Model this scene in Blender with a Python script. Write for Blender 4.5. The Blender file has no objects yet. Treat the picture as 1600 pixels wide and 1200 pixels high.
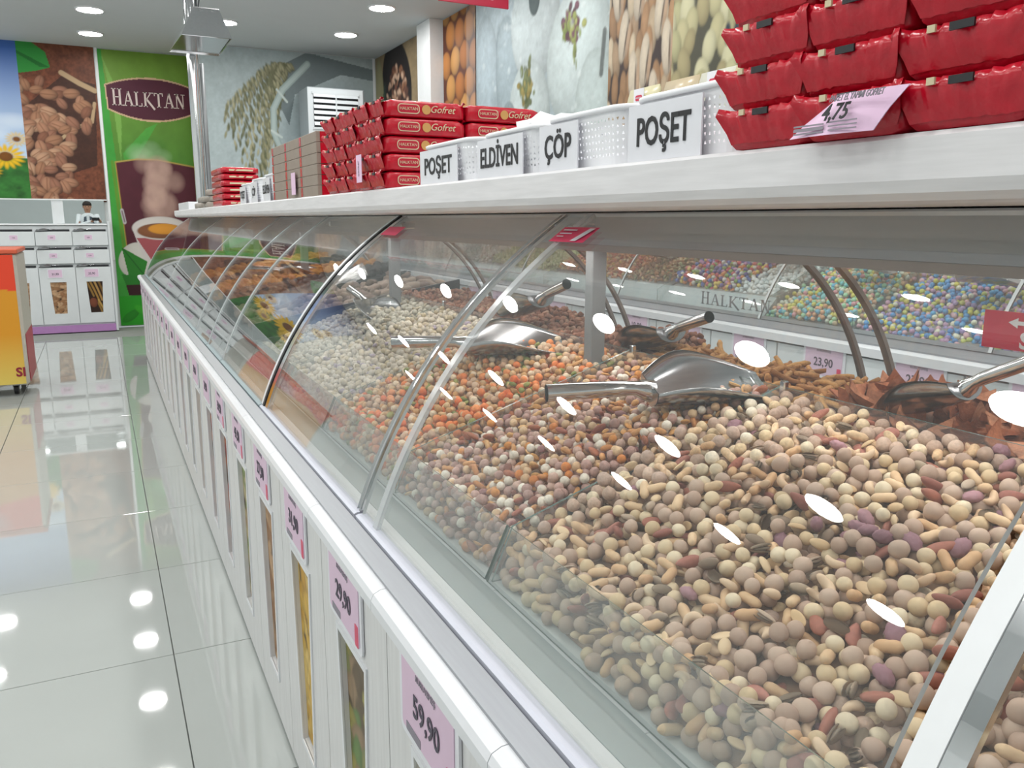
import bpy, math, random
import numpy as np
from mathutils import Matrix, Vector

random.seed(7)
RNG = np.random.default_rng(7)
scene = bpy.context.scene
COL = scene.collection
PI = math.pi

# ------------------------------------------------------------------ camera, world, exposure
cam_data = bpy.data.cameras.new('camera')
cam = bpy.data.objects.new('camera', cam_data)
COL.objects.link(cam)
YAW, PIT, ROLL = math.radians(26.32), math.radians(11.2), math.radians(.19)
_r0 = Vector((math.cos(YAW), -math.sin(YAW), 0))
_h = Vector((math.sin(YAW), math.cos(YAW), 0))
_z = Vector((0, 0, 1))
_fw = _h * math.cos(PIT) - _z * math.sin(PIT)
_u0 = _h * math.sin(PIT) + _z * math.cos(PIT)
_r = _r0 * math.cos(ROLL) + _u0 * math.sin(ROLL)
_up = -_r0 * math.sin(ROLL) + _u0 * math.cos(ROLL)
EYE = Vector((0, 0, 1.2))
cam.matrix_world = Matrix(((_r.x, _up.x, -_fw.x, EYE.x), (_r.y, _up.y, -_fw.y, EYE.y), (_r.z, _up.z, -_fw.z, EYE.z), (0, 0, 0, 1)))
cam_data.sensor_width = 36
cam_data.lens = 36 * 1290 / 1600
cam_data.clip_start = .01
cam_data.dof.use_dof = False
scene.camera = cam
world = bpy.data.worlds.new('world')
scene.world = world
world.use_nodes = True
world.node_tree.nodes['Background'].inputs[0].default_value = (.9, .95, 1, 1)
world.node_tree.nodes['Background'].inputs[1].default_value = .3
scene.view_settings.view_transform = 'Standard'
scene.view_settings.look = 'None'
scene.view_settings.gamma = 1
scene.view_settings.use_curve_mapping = False
scene.view_settings.exposure = 0.52
LAMP_POWER = 48.0
scene.cycles.transparent_max_bounces = 24
scene.cycles.max_bounces = 8
scene.cycles.diffuse_bounces = 4
scene.cycles.glossy_bounces = 4
scene.cycles.use_denoising = True
scene.cycles.sample_clamp_indirect = 6

# ------------------------------------------------------------------ materials
def srgb(c):
    if isinstance(c, str):
        c = [int(c[i:i + 2], 16) / 255 for i in (0, 2, 4)]
    return tuple(((x / 12.92) if x <= .04045 else ((x + .055) / 1.055) ** 2.4) for x in c)

def mat(name, col, rough=.5, metal=0.0, vary=.06, scale=30, bump=0.0, stretch=None, attr=None, spec=.5, coat=0.0, emit=None, sss=0):
    m = bpy.data.materials.new(name)
    m.use_nodes = True
    nt = m.node_tree
    b = nt.nodes['Principled BSDF']
    b.inputs['Roughness'].default_value = rough
    b.inputs['Metallic'].default_value = metal
    b.inputs['Specular IOR Level'].default_value = spec
    b.inputs['Coat Weight'].default_value = coat
    tc = nt.nodes.new('ShaderNodeTexCoord')
    mp = nt.nodes.new('ShaderNodeMapping')
    nt.links.new(tc.outputs['Object'], mp.inputs[0])
    if stretch:
        mp.inputs['Scale'].default_value = stretch
    nz = nt.nodes.new('ShaderNodeTexNoise')
    nz.inputs['Scale'].default_value = scale
    nz.inputs['Detail'].default_value = 3
    nt.links.new(mp.outputs[0], nz.inputs['Vector'])
    mix = nt.nodes.new('ShaderNodeMix')
    mix.data_type = 'RGBA'
    mix.blend_type = 'MULTIPLY'
    mix.inputs[0].default_value = 1
    ramp = nt.nodes.new('ShaderNodeMapRange')
    ramp.inputs[1].default_value = .3
    ramp.inputs[2].default_value = .7
    ramp.inputs[3].default_value = 1 - vary
    ramp.inputs[4].default_value = 1
    nt.links.new(nz.outputs['Fac'], ramp.inputs[0])
    if attr:
        a = nt.nodes.new('ShaderNodeAttribute')
        a.attribute_name = attr
        nt.links.new(a.outputs['Color'], mix.inputs[6])
    else:
        mix.inputs[6].default_value = (*srgb(col), 1)
    nt.links.new(ramp.outputs[0], mix.inputs[7])
    nt.links.new(mix.outputs[2], b.inputs['Base Color'])
    if bump:
        bp = nt.nodes.new('ShaderNodeBump')
        bp.inputs['Strength'].default_value = bump
        bp.inputs['Distance'].default_value = .004
        nt.links.new(nz.outputs['Fac'], bp.inputs['Height'])
        nt.links.new(bp.outputs[0], b.inputs['Normal'])
    if emit:
        b.inputs['Emission Color'].default_value = (*emit[0], 1)
        b.inputs['Emission Strength'].default_value = emit[1]
    return m

def glass_mat(name, tint=(1, 1, 1), film=0.0, base=.04, rough=0.0):
    """Thin clear glass: Schlick mirror reflection over straight transmission, with a faint dusty film."""
    m = bpy.data.materials.new(name)
    m.use_nodes = True
    nt = m.node_tree
    nt.nodes.remove(nt.nodes['Principled BSDF'])
    out = nt.nodes['Material Output']
    geo = nt.nodes.new('ShaderNodeNewGeometry')
    dot = nt.nodes.new('ShaderNodeVectorMath'); dot.operation = 'DOT_PRODUCT'
    nt.links.new(geo.outputs['Normal'], dot.inputs[0]); nt.links.new(geo.outputs['Incoming'], dot.inputs[1])
    def M(op, a, b=None):
        n = nt.nodes.new('ShaderNodeMath'); n.operation = op
        for i, v in enumerate((a, b)):
            if v is None: continue
            if isinstance(v, (int, float)): n.inputs[i].default_value = v
            else: nt.links.new(v, n.inputs[i])
        return n.outputs[0]
    ab = M('ABSOLUTE', dot.outputs['Value'])
    fr = M('ADD', M('MULTIPLY', M('POWER', M('SUBTRACT', 1, ab), 5), 1 - base), base)
    tr = nt.nodes.new('ShaderNodeBsdfTransparent'); tr.inputs[0].default_value = (*tint, 1)
    gl = nt.nodes.new('ShaderNodeBsdfGlossy'); gl.inputs['Roughness'].default_value = rough
    df = nt.nodes.new('ShaderNodeBsdfDiffuse'); df.inputs[0].default_value = (.8, .82, .84, 1)
    mx0 = nt.nodes.new('ShaderNodeMixShader'); mx0.inputs[0].default_value = film
    nt.links.new(tr.outputs[0], mx0.inputs[1]); nt.links.new(df.outputs[0], mx0.inputs[2])
    mx = nt.nodes.new('ShaderNodeMixShader')
    nt.links.new(fr, mx.inputs[0]); nt.links.new(mx0.outputs[0], mx.inputs[1]); nt.links.new(gl.outputs[0], mx.inputs[2])
    nt.links.new(mx.outputs[0], out.inputs[0])
    return m

M_ = dict(
    white=mat('white_paint', 'e9ecee', .45, vary=.03),
    ceil=mat('ceiling_paint', 'c6ccce', .8, vary=.02, scale=4),
    wall=mat('wall_paint', 'dfe4e4', .7, vary=.03, scale=5),
    lam=mat('white_wood_laminate', 'e7e6e8', .38, vary=.12, scale=9, stretch=(12, 1, 12), bump=.08),
    lamv=mat('white_wood_door', 'dcdcdc', .4, vary=.10, scale=10, stretch=(10, 10, .8), bump=.12),
    lamx=mat('white_board', 'd9dee0', .45, vary=.05, scale=9),
    pvc=mat('white_edge', 'dfe1e5', .3, vary=.02),
    tile=mat('floor_tile_gloss', 'b3b8b5', .035, vary=.05, scale=2.5, spec=.75, coat=.35),
    grout=mat('grout', '8f938f', .8),
    alu=mat('satin_aluminium', '9c9fa4', .38, metal=.55, vary=.05, scale=40, stretch=(8, .3, 8)),
    aluw=mat('pale_profile', 'c3c6d2', .4, metal=.1, vary=.03),
    aluteal=mat('blue_grey_profile', '93a3a8', .4, metal=.1, vary=.03),
    alugreen=mat('pale_green_grey_deck', 'a9b5b6', .4, vary=.03),
    chrome=mat('polished_steel', 'd8dadc', .12, metal=1, vary=.05, scale=60),
    steel=mat('scoop_steel', 'b9b9bb', .2, metal=1, vary=.10, scale=25, stretch=(1, 8, 8)),
    grey=mat('grey_metal', '8a8d8f', .45, metal=.3, vary=.04),
    greyd=mat('dark_grey_metal', '6c6f70', .5, metal=.1, vary=.06),
    deck=mat('deck_white', 'cfd3d4', .4, vary=.04),
    beam=mat('beam_grey', 'a6a9ab', .5, vary=.03),
    tan=mat('tan_profile', 'a39a96', .5, vary=.04),
    rubber=mat('brown_edge', '7d7069', .5, vary=.05),
    dark=mat('dark_gap', '22252a', .7),
    black=mat('black_print', '17181c', .5, vary=.02),
    greyink=mat('grey_print', '8b8590', .6, vary=.02),
    tagink=mat('tag_digits', '4e4756', .6, vary=.02),
    pink=mat('pink_tag_card', 'dcc0d6', .5, vary=.03),
    greydark=mat('grey_lettering', '6a6e72', .5, vary=.02),
    pinkl=mat('light_pink_card', 'ecc9e6', .35, vary=.03),
    hot=mat('hot_pink_sticker', 'd8335f', .4, vary=.03),
    redsign=mat('red_sign', 'c9284a', .35, vary=.03),
    red=mat('red_foil', 'c00a26', .27, vary=.2, scale=60, bump=.45, spec=.45, coat=.15),
    redd=mat('red_carton', 'b81230', .4, vary=.1),
    kraft=mat('grey_brown_carton', '918478', .7, vary=.08),
    cream=mat('cream_print', 'cfc2a0', .5),
    gold=mat('gold_print', 'c89858', .45),
    plastic=mat('white_basket_plastic', 'eff0f4', .35, vary=.02),
    card=mat('white_label_card', 'e3e4ea', .3, vary=.02),
    bag=mat('white_plastic_bag', 'eceef2', .3, vary=.06, bump=.3),
    purple=mat('lilac_skirting', 'b585bd', .4),
    mirror=mat('mirror_glass', 'd5dcdc', .01, metal=1, vary=0),
    col=mat('printed_colours', 'ffffff', .5, vary=0, attr='Col', spec=.3),
    nut=mat('nut_surface', 'ffffff', .55, vary=.22, scale=260, attr='Col', bump=.25, spec=.35),
    candy=mat('candy_surface', 'ffffff', .35, vary=.05, attr='Col', spec=.4),
    chip=mat('snack_surface', 'ffffff', .7, vary=.3, scale=200, attr='Col', bump=.4, spec=.25),
    brownbase=mat('pile_shadow_brown', '6b4a38', .9),
    wire=mat('cable', '2c3136', .6),
    acw=mat('air_conditioner_white', 'dfe6ea', .4, vary=.02),
    acg=mat('air_conditioner_grey', '98a1a6', .5, vary=.02),
    tray=mat('black_tray', '1d1c1e', .35),
    skin=mat('skin', 'b5866c', .55, vary=.05),
    hair=mat('hair', '2b211d', .8),
    cloth=mat('white_shirt', 'dfe3e6', .8, vary=.05),
    vest=mat('grey_vest', '4d5560', .85, vary=.08),
    trousers=mat('dark_trousers', '2d3038', .85),
    glass=glass_mat('clear_glass', (.985, .993, .99), film=.018),  # film raised as a pale haze that lifts dark parts
    glassd=glass_mat('divider_glass', (.955, .972, .965), film=.05),
    clearstrip=glass_mat('clear_strip', (.9, .92, .92), film=.4, rough=.15),
    glassedge=mat('green_glass_edge', '56706a', .2, vary=.05),
    film=glass_mat('clear_film', (.97, .97, .97), film=.22, rough=.1),
)
M_['led'] = mat('light_strip_diffuser', 'ffffff', .5, emit=((1, .97, .93), 9.0))  # emission for the added strips that brighten the bins
M_['lamp'] = mat('lamp_diffuser', 'ffffff', .5, emit=((1, .99, .965), LAMP_POWER))

# ------------------------------------------------------------------ object helpers
def props(o, label=None, cat=None, group=None, kind=None):
    if label: o['label'] = label
    if cat: o['category'] = cat
    if group: o['group'] = group
    if kind: o['kind'] = kind
    return o

def root(name, label, cat, loc=(0, 0, 0), group=None, rot=(0, 0, 0)):
    o = bpy.data.objects.new(name, None)
    o.empty_display_size = .05
    COL.objects.link(o)
    o.location = loc
    o.rotation_euler = rot
    return props(o, label, cat, group)

class MB:
    """collects polygons into one mesh object"""
    def __init__(s): s.v = []; s.f = []; s.mi = []
    def add(s, vs, fs, mi=0):
        n = len(s.v); s.v += [tuple(v) for v in vs]; s.f += [tuple(i + n for i in f) for f in fs]; s.mi += [mi] * len(fs); return s
    def box(s, x0, x1, y0, y1, z0, z1, mi=0, bev=0):
        if x0 > x1: x0, x1 = x1, x0
        if y0 > y1: y0, y1 = y1, y0
        if z0 > z1: z0, z1 = z1, z0
        if bev:
            b = min(bev, (x1 - x0) * .45, (y1 - y0) * .45, (z1 - z0) * .45)
            P = []; idx = {}
            for sx in (0, 1):
                for sy in (0, 1):
                    for sz in (0, 1):
                        X, Y, Z = (x0, x1)[sx], (y0, y1)[sy], (z0, z1)[sz]
                        dx, dy, dz = (b, -b)[sx], (b, -b)[sy], (b, -b)[sz]
                        for k, p in enumerate(((X, Y + dy, Z + dz), (X + dx, Y, Z + dz), (X + dx, Y + dy, Z))):
                            idx[(sx, sy, sz, k)] = len(P); P.append(p)
            F = []
            for a in (0, 1):
                F.append([idx[(a, 0, 0, 0)], idx[(a, 1, 0, 0)], idx[(a, 1, 1, 0)], idx[(a, 0, 1, 0)]][::(1 if a else -1)])
                F.append([idx[(0, a, 0, 1)], idx[(1, a, 0, 1)], idx[(1, a, 1, 1)], idx[(0, a, 1, 1)]][::(-1 if a else 1)])
                F.append([idx[(0, 0, a, 2)], idx[(1, 0, a, 2)], idx[(1, 1, a, 2)], idx[(0, 1, a, 2)]][::(1 if a else -1)])
            for a in (0, 1):
                for c in (0, 1):
                    F.append([idx[(a, c, 0, 0)], idx[(a, c, 1, 0)], idx[(a, c, 1, 1)], idx[(a, c, 0, 1)]][::(1 if a == c else -1)])
                    F.append([idx[(a, 0, c, 0)], idx[(a, 1, c, 0)], idx[(a, 1, c, 2)], idx[(a, 0, c, 2)]][::(-1 if a == c else 1)])
                    F.append([idx[(0, a, c, 1)], idx[(1, a, c, 1)], idx[(1, a, c, 2)], idx[(0, a, c, 2)]][::(1 if a == c else -1)])
            for sx in (0, 1):
                for sy in (0, 1):
                    for sz in (0, 1):
                        t = [idx[(sx, sy, sz, k)] for k in range(3)]
                        F.append(t if (sx + sy + sz) % 2 else t[::-1])
            return s.add(P, F, mi)
        P = [(x0, y0, z0), (x1, y0, z0), (x1, y1, z0), (x0, y1, z0), (x0, y0, z1), (x1, y0, z1), (x1, y1, z1), (x0, y1, z1)]
        return s.add(P, [(0, 3, 2, 1), (4, 5, 6, 7), (0, 1, 5, 4), (1, 2, 6, 5), (2, 3, 7, 6), (3, 0, 4, 7)], mi)
    def sweep_y(s, prof, y0, y1, mi=0, closed=True, caps=True):
        """prof: list of (x,z); extrude along y"""
        n = len(prof)
        P = [(x, y0, z) for x, z in prof] + [(x, y1, z) for x, z in prof]
        F = [(i, (i + 1) % n, n + (i + 1) % n, n + i) for i in range(n if closed else n - 1)]
        if caps: F += [tuple(range(n))[::-1], tuple(range(n, 2 * n))]
        return s.add(P, F, mi)
    def tube(s, pts, r, n=10, mi=0, caps=True):
        pts = [Vector(p) for p in pts]; rs = r if isinstance(r, (list, tuple)) else [r] * len(pts)
        P = []; prev = None
        for i, p in enumerate(pts):
            t = (pts[min(i + 1, len(pts) - 1)] - pts[max(i - 1, 0)]).normalized()
            a = prev or (Vector((0, 0, 1)) if abs(t.z) < .9 else Vector((1, 0, 0)))
            u = (a - t * a.dot(t)).normalized(); v = t.cross(u); prev = u
            P += [p + (u * math.cos(2 * PI * k / n) + v * math.sin(2 * PI * k / n)) * rs[i] for k in range(n)]
        F = []
        for i in range(len(pts) - 1):
            for k in range(n):
                F.append((i * n + k, i * n + (k + 1) % n, (i + 1) * n + (k + 1) % n, (i + 1) * n + k))
        if caps: F += [tuple(range(n))[::-1], tuple(range((len(pts) - 1) * n, len(pts) * n))]
        return s.add(P, F, mi)
    def mesh(s, name, mats, smooth=False, cols=None):
        me = bpy.data.meshes.new(name)
        me.from_pydata(s.v, [], s.f)
        for m in (mats if isinstance(mats, (list, tuple)) else [mats]): me.materials.append(m)
        if any(s.mi): me.polygons.foreach_set('material_index', s.mi)
        if smooth: me.polygons.foreach_set('use_smooth', [True] * len(s.f))
        if cols is not None:
            a = me.color_attributes.new('Col', 'FLOAT_COLOR', 'POINT'); a.data.foreach_set('color', np.asarray(cols, np.float32).ravel())
        me.update()
        return me
    def build(s, name, mats, parent=None, smooth=False, cols=None, loc=None, rot=None):
        return link(name, s.mesh(name, mats, smooth, cols), parent, loc, rot)

def link(name, me, parent=None, loc=None, rot=None):
    o = bpy.data.objects.new(name, me); COL.objects.link(o)
    if parent: o.parent = parent
    if loc is not None: o.location = loc
    if rot is not None: o.rotation_euler = rot
    return o

def face_matrix(loc, facing, tilt=0):
    """plane whose local x runs to the viewer's right, local y up, local z out of the face"""
    if facing == '-x': r, u, n = Vector((0, -1, 0)), Vector((0, 0, 1)), Vector((-1, 0, 0))
    elif facing == '-y': r, u, n = Vector((1, 0, 0)), Vector((0, 0, 1)), Vector((0, -1, 0))
    elif facing == '+x': r, u, n = Vector((0, 1, 0)), Vector((0, 0, 1)), Vector((1, 0, 0))
    else: r, u, n = facing
    if tilt:
        q = Matrix.Rotation(tilt, 3, n); r = q @ r; u = q @ u
    return Matrix(((r.x, u.x, n.x, loc[0]), (r.y, u.y, n.y, loc[1]), (r.z, u.z, n.z, loc[2]), (0, 0, 0, 1)))

_txt = {}
def text(body, loc, facing, size, m, parent=None, sx=1.0, bold=.0, shear=0, align='CENTER', name='lettering', tilt=0):
    key = (body, round(size, 4), m.name, bold, shear, align)
    c = _txt.get(key)
    if c is None:
        c = bpy.data.curves.new('lettering', 'FONT')
        c.body = body; c.size = size; c.offset = bold; c.shear = shear
        c.align_x = align; c.align_y = 'CENTER'; c.resolution_u = 3
        c.extrude = .0003
        c.materials.append(m)
        tmp = bpy.data.objects.new('lettering', c); c2 = bpy.data.meshes.new_from_object(tmp); bpy.data.objects.remove(tmp); bpy.data.curves.remove(c)
        c = c2; c.name = 'lettering'; _txt[key] = c
    o = bpy.data.objects.new(name, c); COL.objects.link(o)
    if parent: o.parent = parent
    o.matrix_local = face_matrix(loc, facing, tilt) @ Matrix.Diagonal((sx, 1, 1, 1))
    return o

# serif capitals built from strokes, for the shop's own name
def serif_mesh(word, h, m, lift=.0006, gap=.16, name='lettering'):
    T, t = .15, .07
    G = {'H': (.78, [(.17, 0, .17, 1, T), (.61, 0, .61, 1, T), (.17, .5, .61, .5, t)], [(.17, 0), (.17, 1), (.61, 0), (.61, 1)]),
         'A': (.80, [(.12, 0, .40, 1, t), (.68, 0, .40, 1, T), (.22, .34, .58, .34, t)], [(.12, 0), (.68, 0)]),
         'L': (.62, [(.17, 0, .17, 1, T), (.17, .035, .56, .035, t), (.56, .0, .56, .24, t)], [(.17, 1), (.17, 0)]),
         'K': (.80, [(.17, 0, .17, 1, T), (.64, 1, .22, .45, t), (.28, .52, .86, -.16, T)], [(.17, 0), (.17, 1), (.64, 1)]),
         'T': (.70, [(.35, 0, .35, 1, T), (.04, .965, .66, .965, t), (.04, 1, .04, .78, t), (.66, 1, .66, .78, t)], [(.35, 0)]),
         'N': (.80, [(.15, 0, .15, 1, t), (.65, 0, .65, 1, t), (.15, 1, .65, 0, T)], [(.15, 0), (.15, 1), (.65, 1)])}
    b = MB(); x = 0
    def stroke(x0, y0, x1, y1, w):
        d = Vector((x1 - x0, y1 - y0, 0)); d.normalize(); p = Vector((-d.y, d.x, 0)) * (w / 2)
        q = [Vector((x0, y0, 0)) - p, Vector((x1, y1, 0)) - p, Vector((x1, y1, 0)) + p, Vector((x0, y0, 0)) + p]
        q = [(v.x * h, v.y * h, lift) for v in q]
        b.add(q, [(0, 1, 2, 3)])
    for i, ch in enumerate(word):
        w, st, se = G[ch]; k = 1.15 if i == 0 else 1
        for s_ in st: stroke(x + s_[0], s_[1] * k, x + s_[2], s_[3] * k, s_[4])
        for sx_, sy_ in se:
            yy = sy_ * k + (.03 if sy_ == 0 else -.03)
            stroke(x + sx_ - .16, yy, x + sx_ + .16, yy, .06)
        x += w + gap * .3
    W = x * h
    b.v = [(vx - W / 2, vy - h / 2, vz) for vx, vy, vz in b.v]
    return b, W

def serif(word, loc, facing, h, m, parent=None, sx=1, tilt=0):
    b, _ = serif_mesh(word, h, m)
    o = b.build('lettering', m, parent)
    o.matrix_local = face_matrix(loc, facing, tilt) @ Matrix.Diagonal((sx, 1, 1, 1))
    return o

# ------------------------------------------------------------------ print painter (colour per vertex of a fine flat grid)
class Print:
    def __init__(s, w, h, bg='888888'):
        s.w, s.h = w, h
        s.a = np.zeros((h, w, 3)) + np.array(srgb(bg)); s.Y, s.X = np.mgrid[0:h, 0:w].astype(float)
    def grad(s, c0, c1, y0=0, y1=None):
        y1 = y1 or s.h; t = np.clip((s.Y - y0) / (y1 - y0), 0, 1)[..., None]; s.a[:] = np.array(srgb(c0)) * (1 - t) + np.array(srgb(c1)) * t
    def noise(s, amt, sc):
        n = np.zeros((s.h, s.w))
        for k in range(3):
            q = max(1, sc / 2 ** k); gh, gw = int(s.h / q) + 3, int(s.w / q) + 3
            g = RNG.random((gh, gw)); yy, xx = s.Y / q, s.X / q; iy, ix = yy.astype(int), xx.astype(int); fy, fx = yy - iy, xx - ix
            fy = fy * fy * (3 - 2 * fy); fx = fx * fx * (3 - 2 * fx)
            n += (g[iy, ix] * (1 - fy) * (1 - fx) + g[iy + 1, ix] * fy * (1 - fx) + g[iy, ix + 1] * (1 - fy) * fx + g[iy + 1, ix + 1] * fy * fx) / 2 ** k
        n = (n / 1.75 - .5) * 2
        if amt: s.a *= (1 + amt * n)[..., None]
        return n
    def blend(s, sl, al, c):
        s.a[sl] = s.a[sl] * (1 - al[..., None]) + c * al[..., None]
    def ell(s, cx, cy, rx, ry, ang=0, col='ffffff', shade=.45, alpha=1, soft=1.0, seam=None, rim=None):
        R = max(rx, ry) + 3; x0, x1 = int(max(0, cx - R)), int(min(s.w, cx + R)); y0, y1 = int(max(0, cy - R)), int(min(s.h, cy + R))
        if x1 <= x0 or y1 <= y0: return
        sl = (slice(y0, y1), slice(x0, x1)); X, Y = s.X[sl] - cx, s.Y[sl] - cy; c, n = math.cos(ang), math.sin(ang)
        u, v = (X * c + Y * n) / rx, (-X * n + Y * c) / ry; d = u * u + v * v
        al = np.clip((1 - d) * min(rx, ry) * .5 / soft, 0, 1) * alpha
        nz = np.sqrt(np.clip(1 - d, 0, 1)); lx, ly = (X / R), (Y / R)
        k = (1 - shade) + shade * np.clip(nz * .9 + (ly - lx) * .35, 0, 1.25)
        C = np.array(srgb(col)) if isinstance(col, str) else np.array(col); C = C[None, None] * k[..., None]
        if seam is not None:
            q = np.exp(-(v / .1) ** 2)[..., None] * (np.abs(u) < .85)[..., None] * .8; C = C * (1 - q) + np.array(srgb(seam)) * q
        if rim is not None:
            q = np.clip((d - .7) / .3, 0, 1)[..., None] * .8; C = C * (1 - q) + np.array(srgb(rim)) * q
        s.blend(sl, al, C)
    def poly(s, pts, col, alpha=1):
        ins = np.zeros((s.h, s.w), bool); n = len(pts); X, Y = s.X, s.Y
        for i in range(n):
            (xa, ya), (xb, yb) = pts[i], pts[(i + 1) % n]
            if ya == yb: continue
            ins ^= ((ya > Y) != (yb > Y)) & (X < (xb - xa) * (Y - ya) / (yb - ya) + xa)
        s.a[ins] = s.a[ins] * (1 - alpha) + np.array(srgb(col)) * alpha
    def line(s, pts, w, col, alpha=1):
        for (xa, ya), (xb, yb) in zip(pts[:-1], pts[1:]):
            L2 = (xb - xa) ** 2 + (yb - ya) ** 2 + 1e-9
            t = np.clip(((s.X - xa) * (xb - xa) + (s.Y - ya) * (yb - ya)) / L2, 0, 1)
            d = np.hypot(s.X - xa - t * (xb - xa), s.Y - ya - t * (yb - ya)); al = np.clip(w / 2 + .5 - d, 0, 1) * alpha
            s.a = s.a * (1 - al[..., None]) + np.array(srgb(col)) * al[..., None]
    def scatter(s, n, rx, ry, cols, region=None, ang=(0, PI), shade=.6, seam=None, rim=None, mind=.8):
        pts = []; t = 0
        while len(pts) < n and t < n * 12:
            t += 1; x, y = random.uniform(-rx, s.w + rx), random.uniform(-ry, s.h + ry)
            if region and not region(x, y): continue
            if any((x - a) ** 2 + (y - b) ** 2 < (mind * (rx + ry)) ** 2 * (.25 + .5 * 0) * 4 * .5 for a, b in pts): continue
            pts.append((x, y))
        pts.sort(key=lambda p: -p[1] + random.uniform(-3, 3))
        for x, y in pts:
            k = random.uniform(.85, 1.15)
            s.ell(x, y, rx * k, ry * k, random.uniform(*ang), random.choice(cols), shade, seam=seam, rim=rim)
    def mesh(s, name, W, H):
        """local plane: x 0..W, y 0..H, z 0, facing +z"""
        s.a = np.clip(s.a, 0, 1)
        me = bpy.data.meshes.new(name)
        V = np.stack([s.X * (W / (s.w - 1)), s.Y * (H / (s.h - 1)), np.zeros_like(s.X)], -1).reshape(-1, 3)
        i = (np.arange(s.h - 1)[:, None] * s.w + np.arange(s.w - 1)[None]).ravel()
        F = np.stack([i, i + 1, i + 1 + s.w, i + s.w], 1)
        fast_mesh(me, V, F)
        me.materials.append(M_['col'])
        a = me.color_attributes.new('Col', 'FLOAT_COLOR', 'POINT')
        a.data.foreach_set('color', np.concatenate([s.a.reshape(-1, 3), np.ones((s.w * s.h, 1))], 1).astype(np.float32).ravel())
        return me

def fast_mesh(me, V, F, smooth=False):
    k = F.shape[1]
    me.vertices.add(len(V)); me.vertices.foreach_set('co', V.astype(np.float32).ravel())
    me.loops.add(F.size); me.loops.foreach_set('vertex_index', F.astype(np.int32).ravel())
    me.polygons.add(len(F)); me.polygons.foreach_set('loop_start', np.arange(0, F.size, k, dtype=np.int32))
    if smooth: me.polygons.foreach_set('use_smooth', np.ones(len(F), bool))
    me.update(calc_edges=True)

def put(name, me, loc, facing, parent=None):
    o = link(name, me, parent); o.matrix_local = face_matrix(loc, facing); return o

# ================================================================== ROOM
XR, YF, ZC = 3.0, 10.38, 3.0       # right wall, far wall, ceiling
XL, YB = -3.2, -3.0
YR, XS = 9.6, 1.07                 # nearer part of the far wall, right of the pole

def struct(name, b, m, **k): return props(b.build(name, m, **k), kind='structure')
flo = struct('floor', MB().box(XL, XR, YB, YF, -.06, -.012), M_['grout'])
props(flo, 'glossy pale tiled shop floor')
TS = .645
for seedi in range(4):
    pass
tile_me = MB().box(.0015, TS - .0015, .0015, TS - .0015, -.0115, 0, bev=.0008).mesh('tile', M_['tile'])
ix = 0
for i in range(-5, 5):
    for j in range(-2, 13):
        x0, y0 = .094 + i * TS, 2.33 + j * TS - TS * 2
        if x0 < XL - .6 or y0 > YF - .1: continue
        link('tile', tile_me, flo, (x0, y0, 0))
struct('ceiling', MB().box(XL, XR + .1, YB, YF + .1, ZC, ZC + .1), M_['ceil'])
struct('wall_back', MB().box(XL, XR + .1, YF, YF + .1, 0, ZC), M_['wall'])
wr = struct('wall_back_right', MB().box(XS, XR, YR, YF, 0, ZC), M_['wall'])
struct('wall_right', MB().box(XR, XR + .1, YB, YF, 0, ZC), M_['wall'])
struct('wall_left', MB().box(XL - .1, XL, YB, YF, 0, ZC), M_['wall'])
struct('wall_front', MB().box(XL, XR, YB - .1, YB, 0, ZC), M_['wall'])
struct('trim_1', MB().box(2.86, XR, 7.50, 7.84, 0, ZC, bev=.004), M_['white'])
struct('trim_2', MB().box(.128, .152, YF - .012, YF, .75, ZC), M_['white'])
struct('trim_3', MB().box(2.955, 2.985, YR - .01, YR, 1.4, ZC), M_['white'])

# ---- ceiling downlights
lampmb = MB(); n = 24
rr = .105
lamp_disc = MB().add([(0, 0, 0)] + [(rr * math.cos(2 * PI * k / n), rr * math.sin(2 * PI * k / n), 0) for k in range(n)], [(0, (k + 1) % n + 1, k + 1) for k in range(n)]).mesh('diffuser', M_['lamp'])
ring = MB(); P = []
for k in range(n):
    c, s = math.cos(2 * PI * k / n), math.sin(2 * PI * k / n)
    P += [(rr * c, rr * s, .0), ((rr + .014) * c, (rr + .014) * s, -.002), ((rr + .016) * c, (rr + .016) * s, .012)]
ring.add(P, [f for k in range(n) for f in ((3 * k, 3 * ((k + 1) % n), 3 * ((k + 1) % n) + 1, 3 * k + 1), (3 * k + 1, 3 * ((k + 1) % n) + 1, 3 * ((k + 1) % n) + 2, 3 * k + 2))])
ring_me = ring.mesh('trim_ring', M_['white'], smooth=True)
LX = [(-2.2, 'above the far left aisle'), (-1.22, 'above the left aisle'), (.1, 'above the aisle beside the counter'), (1.22, 'above the glass counter'), (2.36, 'above the opposite counter')]
ordn = ['farthest', 'second farthest', 'third farthest', 'fourth farthest', 'fifth farthest', 'sixth farthest', 'seventh farthest', 'eighth farthest', 'ninth farthest', 'tenth farthest']
for x, where in LX:
    ys = [9.6 - 1.17 * k for k in range(10)]
    if x == .1: ys = [9.6, 8.55] + [7.35 - 1.17 * k for k in range(8)]
    if x > 1: ys = [8.5 - 1.17 * k for k in range(9)]
    for k, y in enumerate(ys):
        t = root('ceiling_light', 'round white recessed ceiling light, %s in the row %s' % (ordn[k], where), 'ceiling light', (x, y, ZC - .012), 'round ceiling lights')
        link('diffuser', lamp_disc, t); link('trim_ring', ring_me, t)

# ================================================================== WALL PRINTS
def poster(name, label, pr, W, H, loc, facing, backing=True):
    o = props(put(name, pr.mesh(name, W, H), loc, facing), label, 'poster')
    return o
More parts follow.
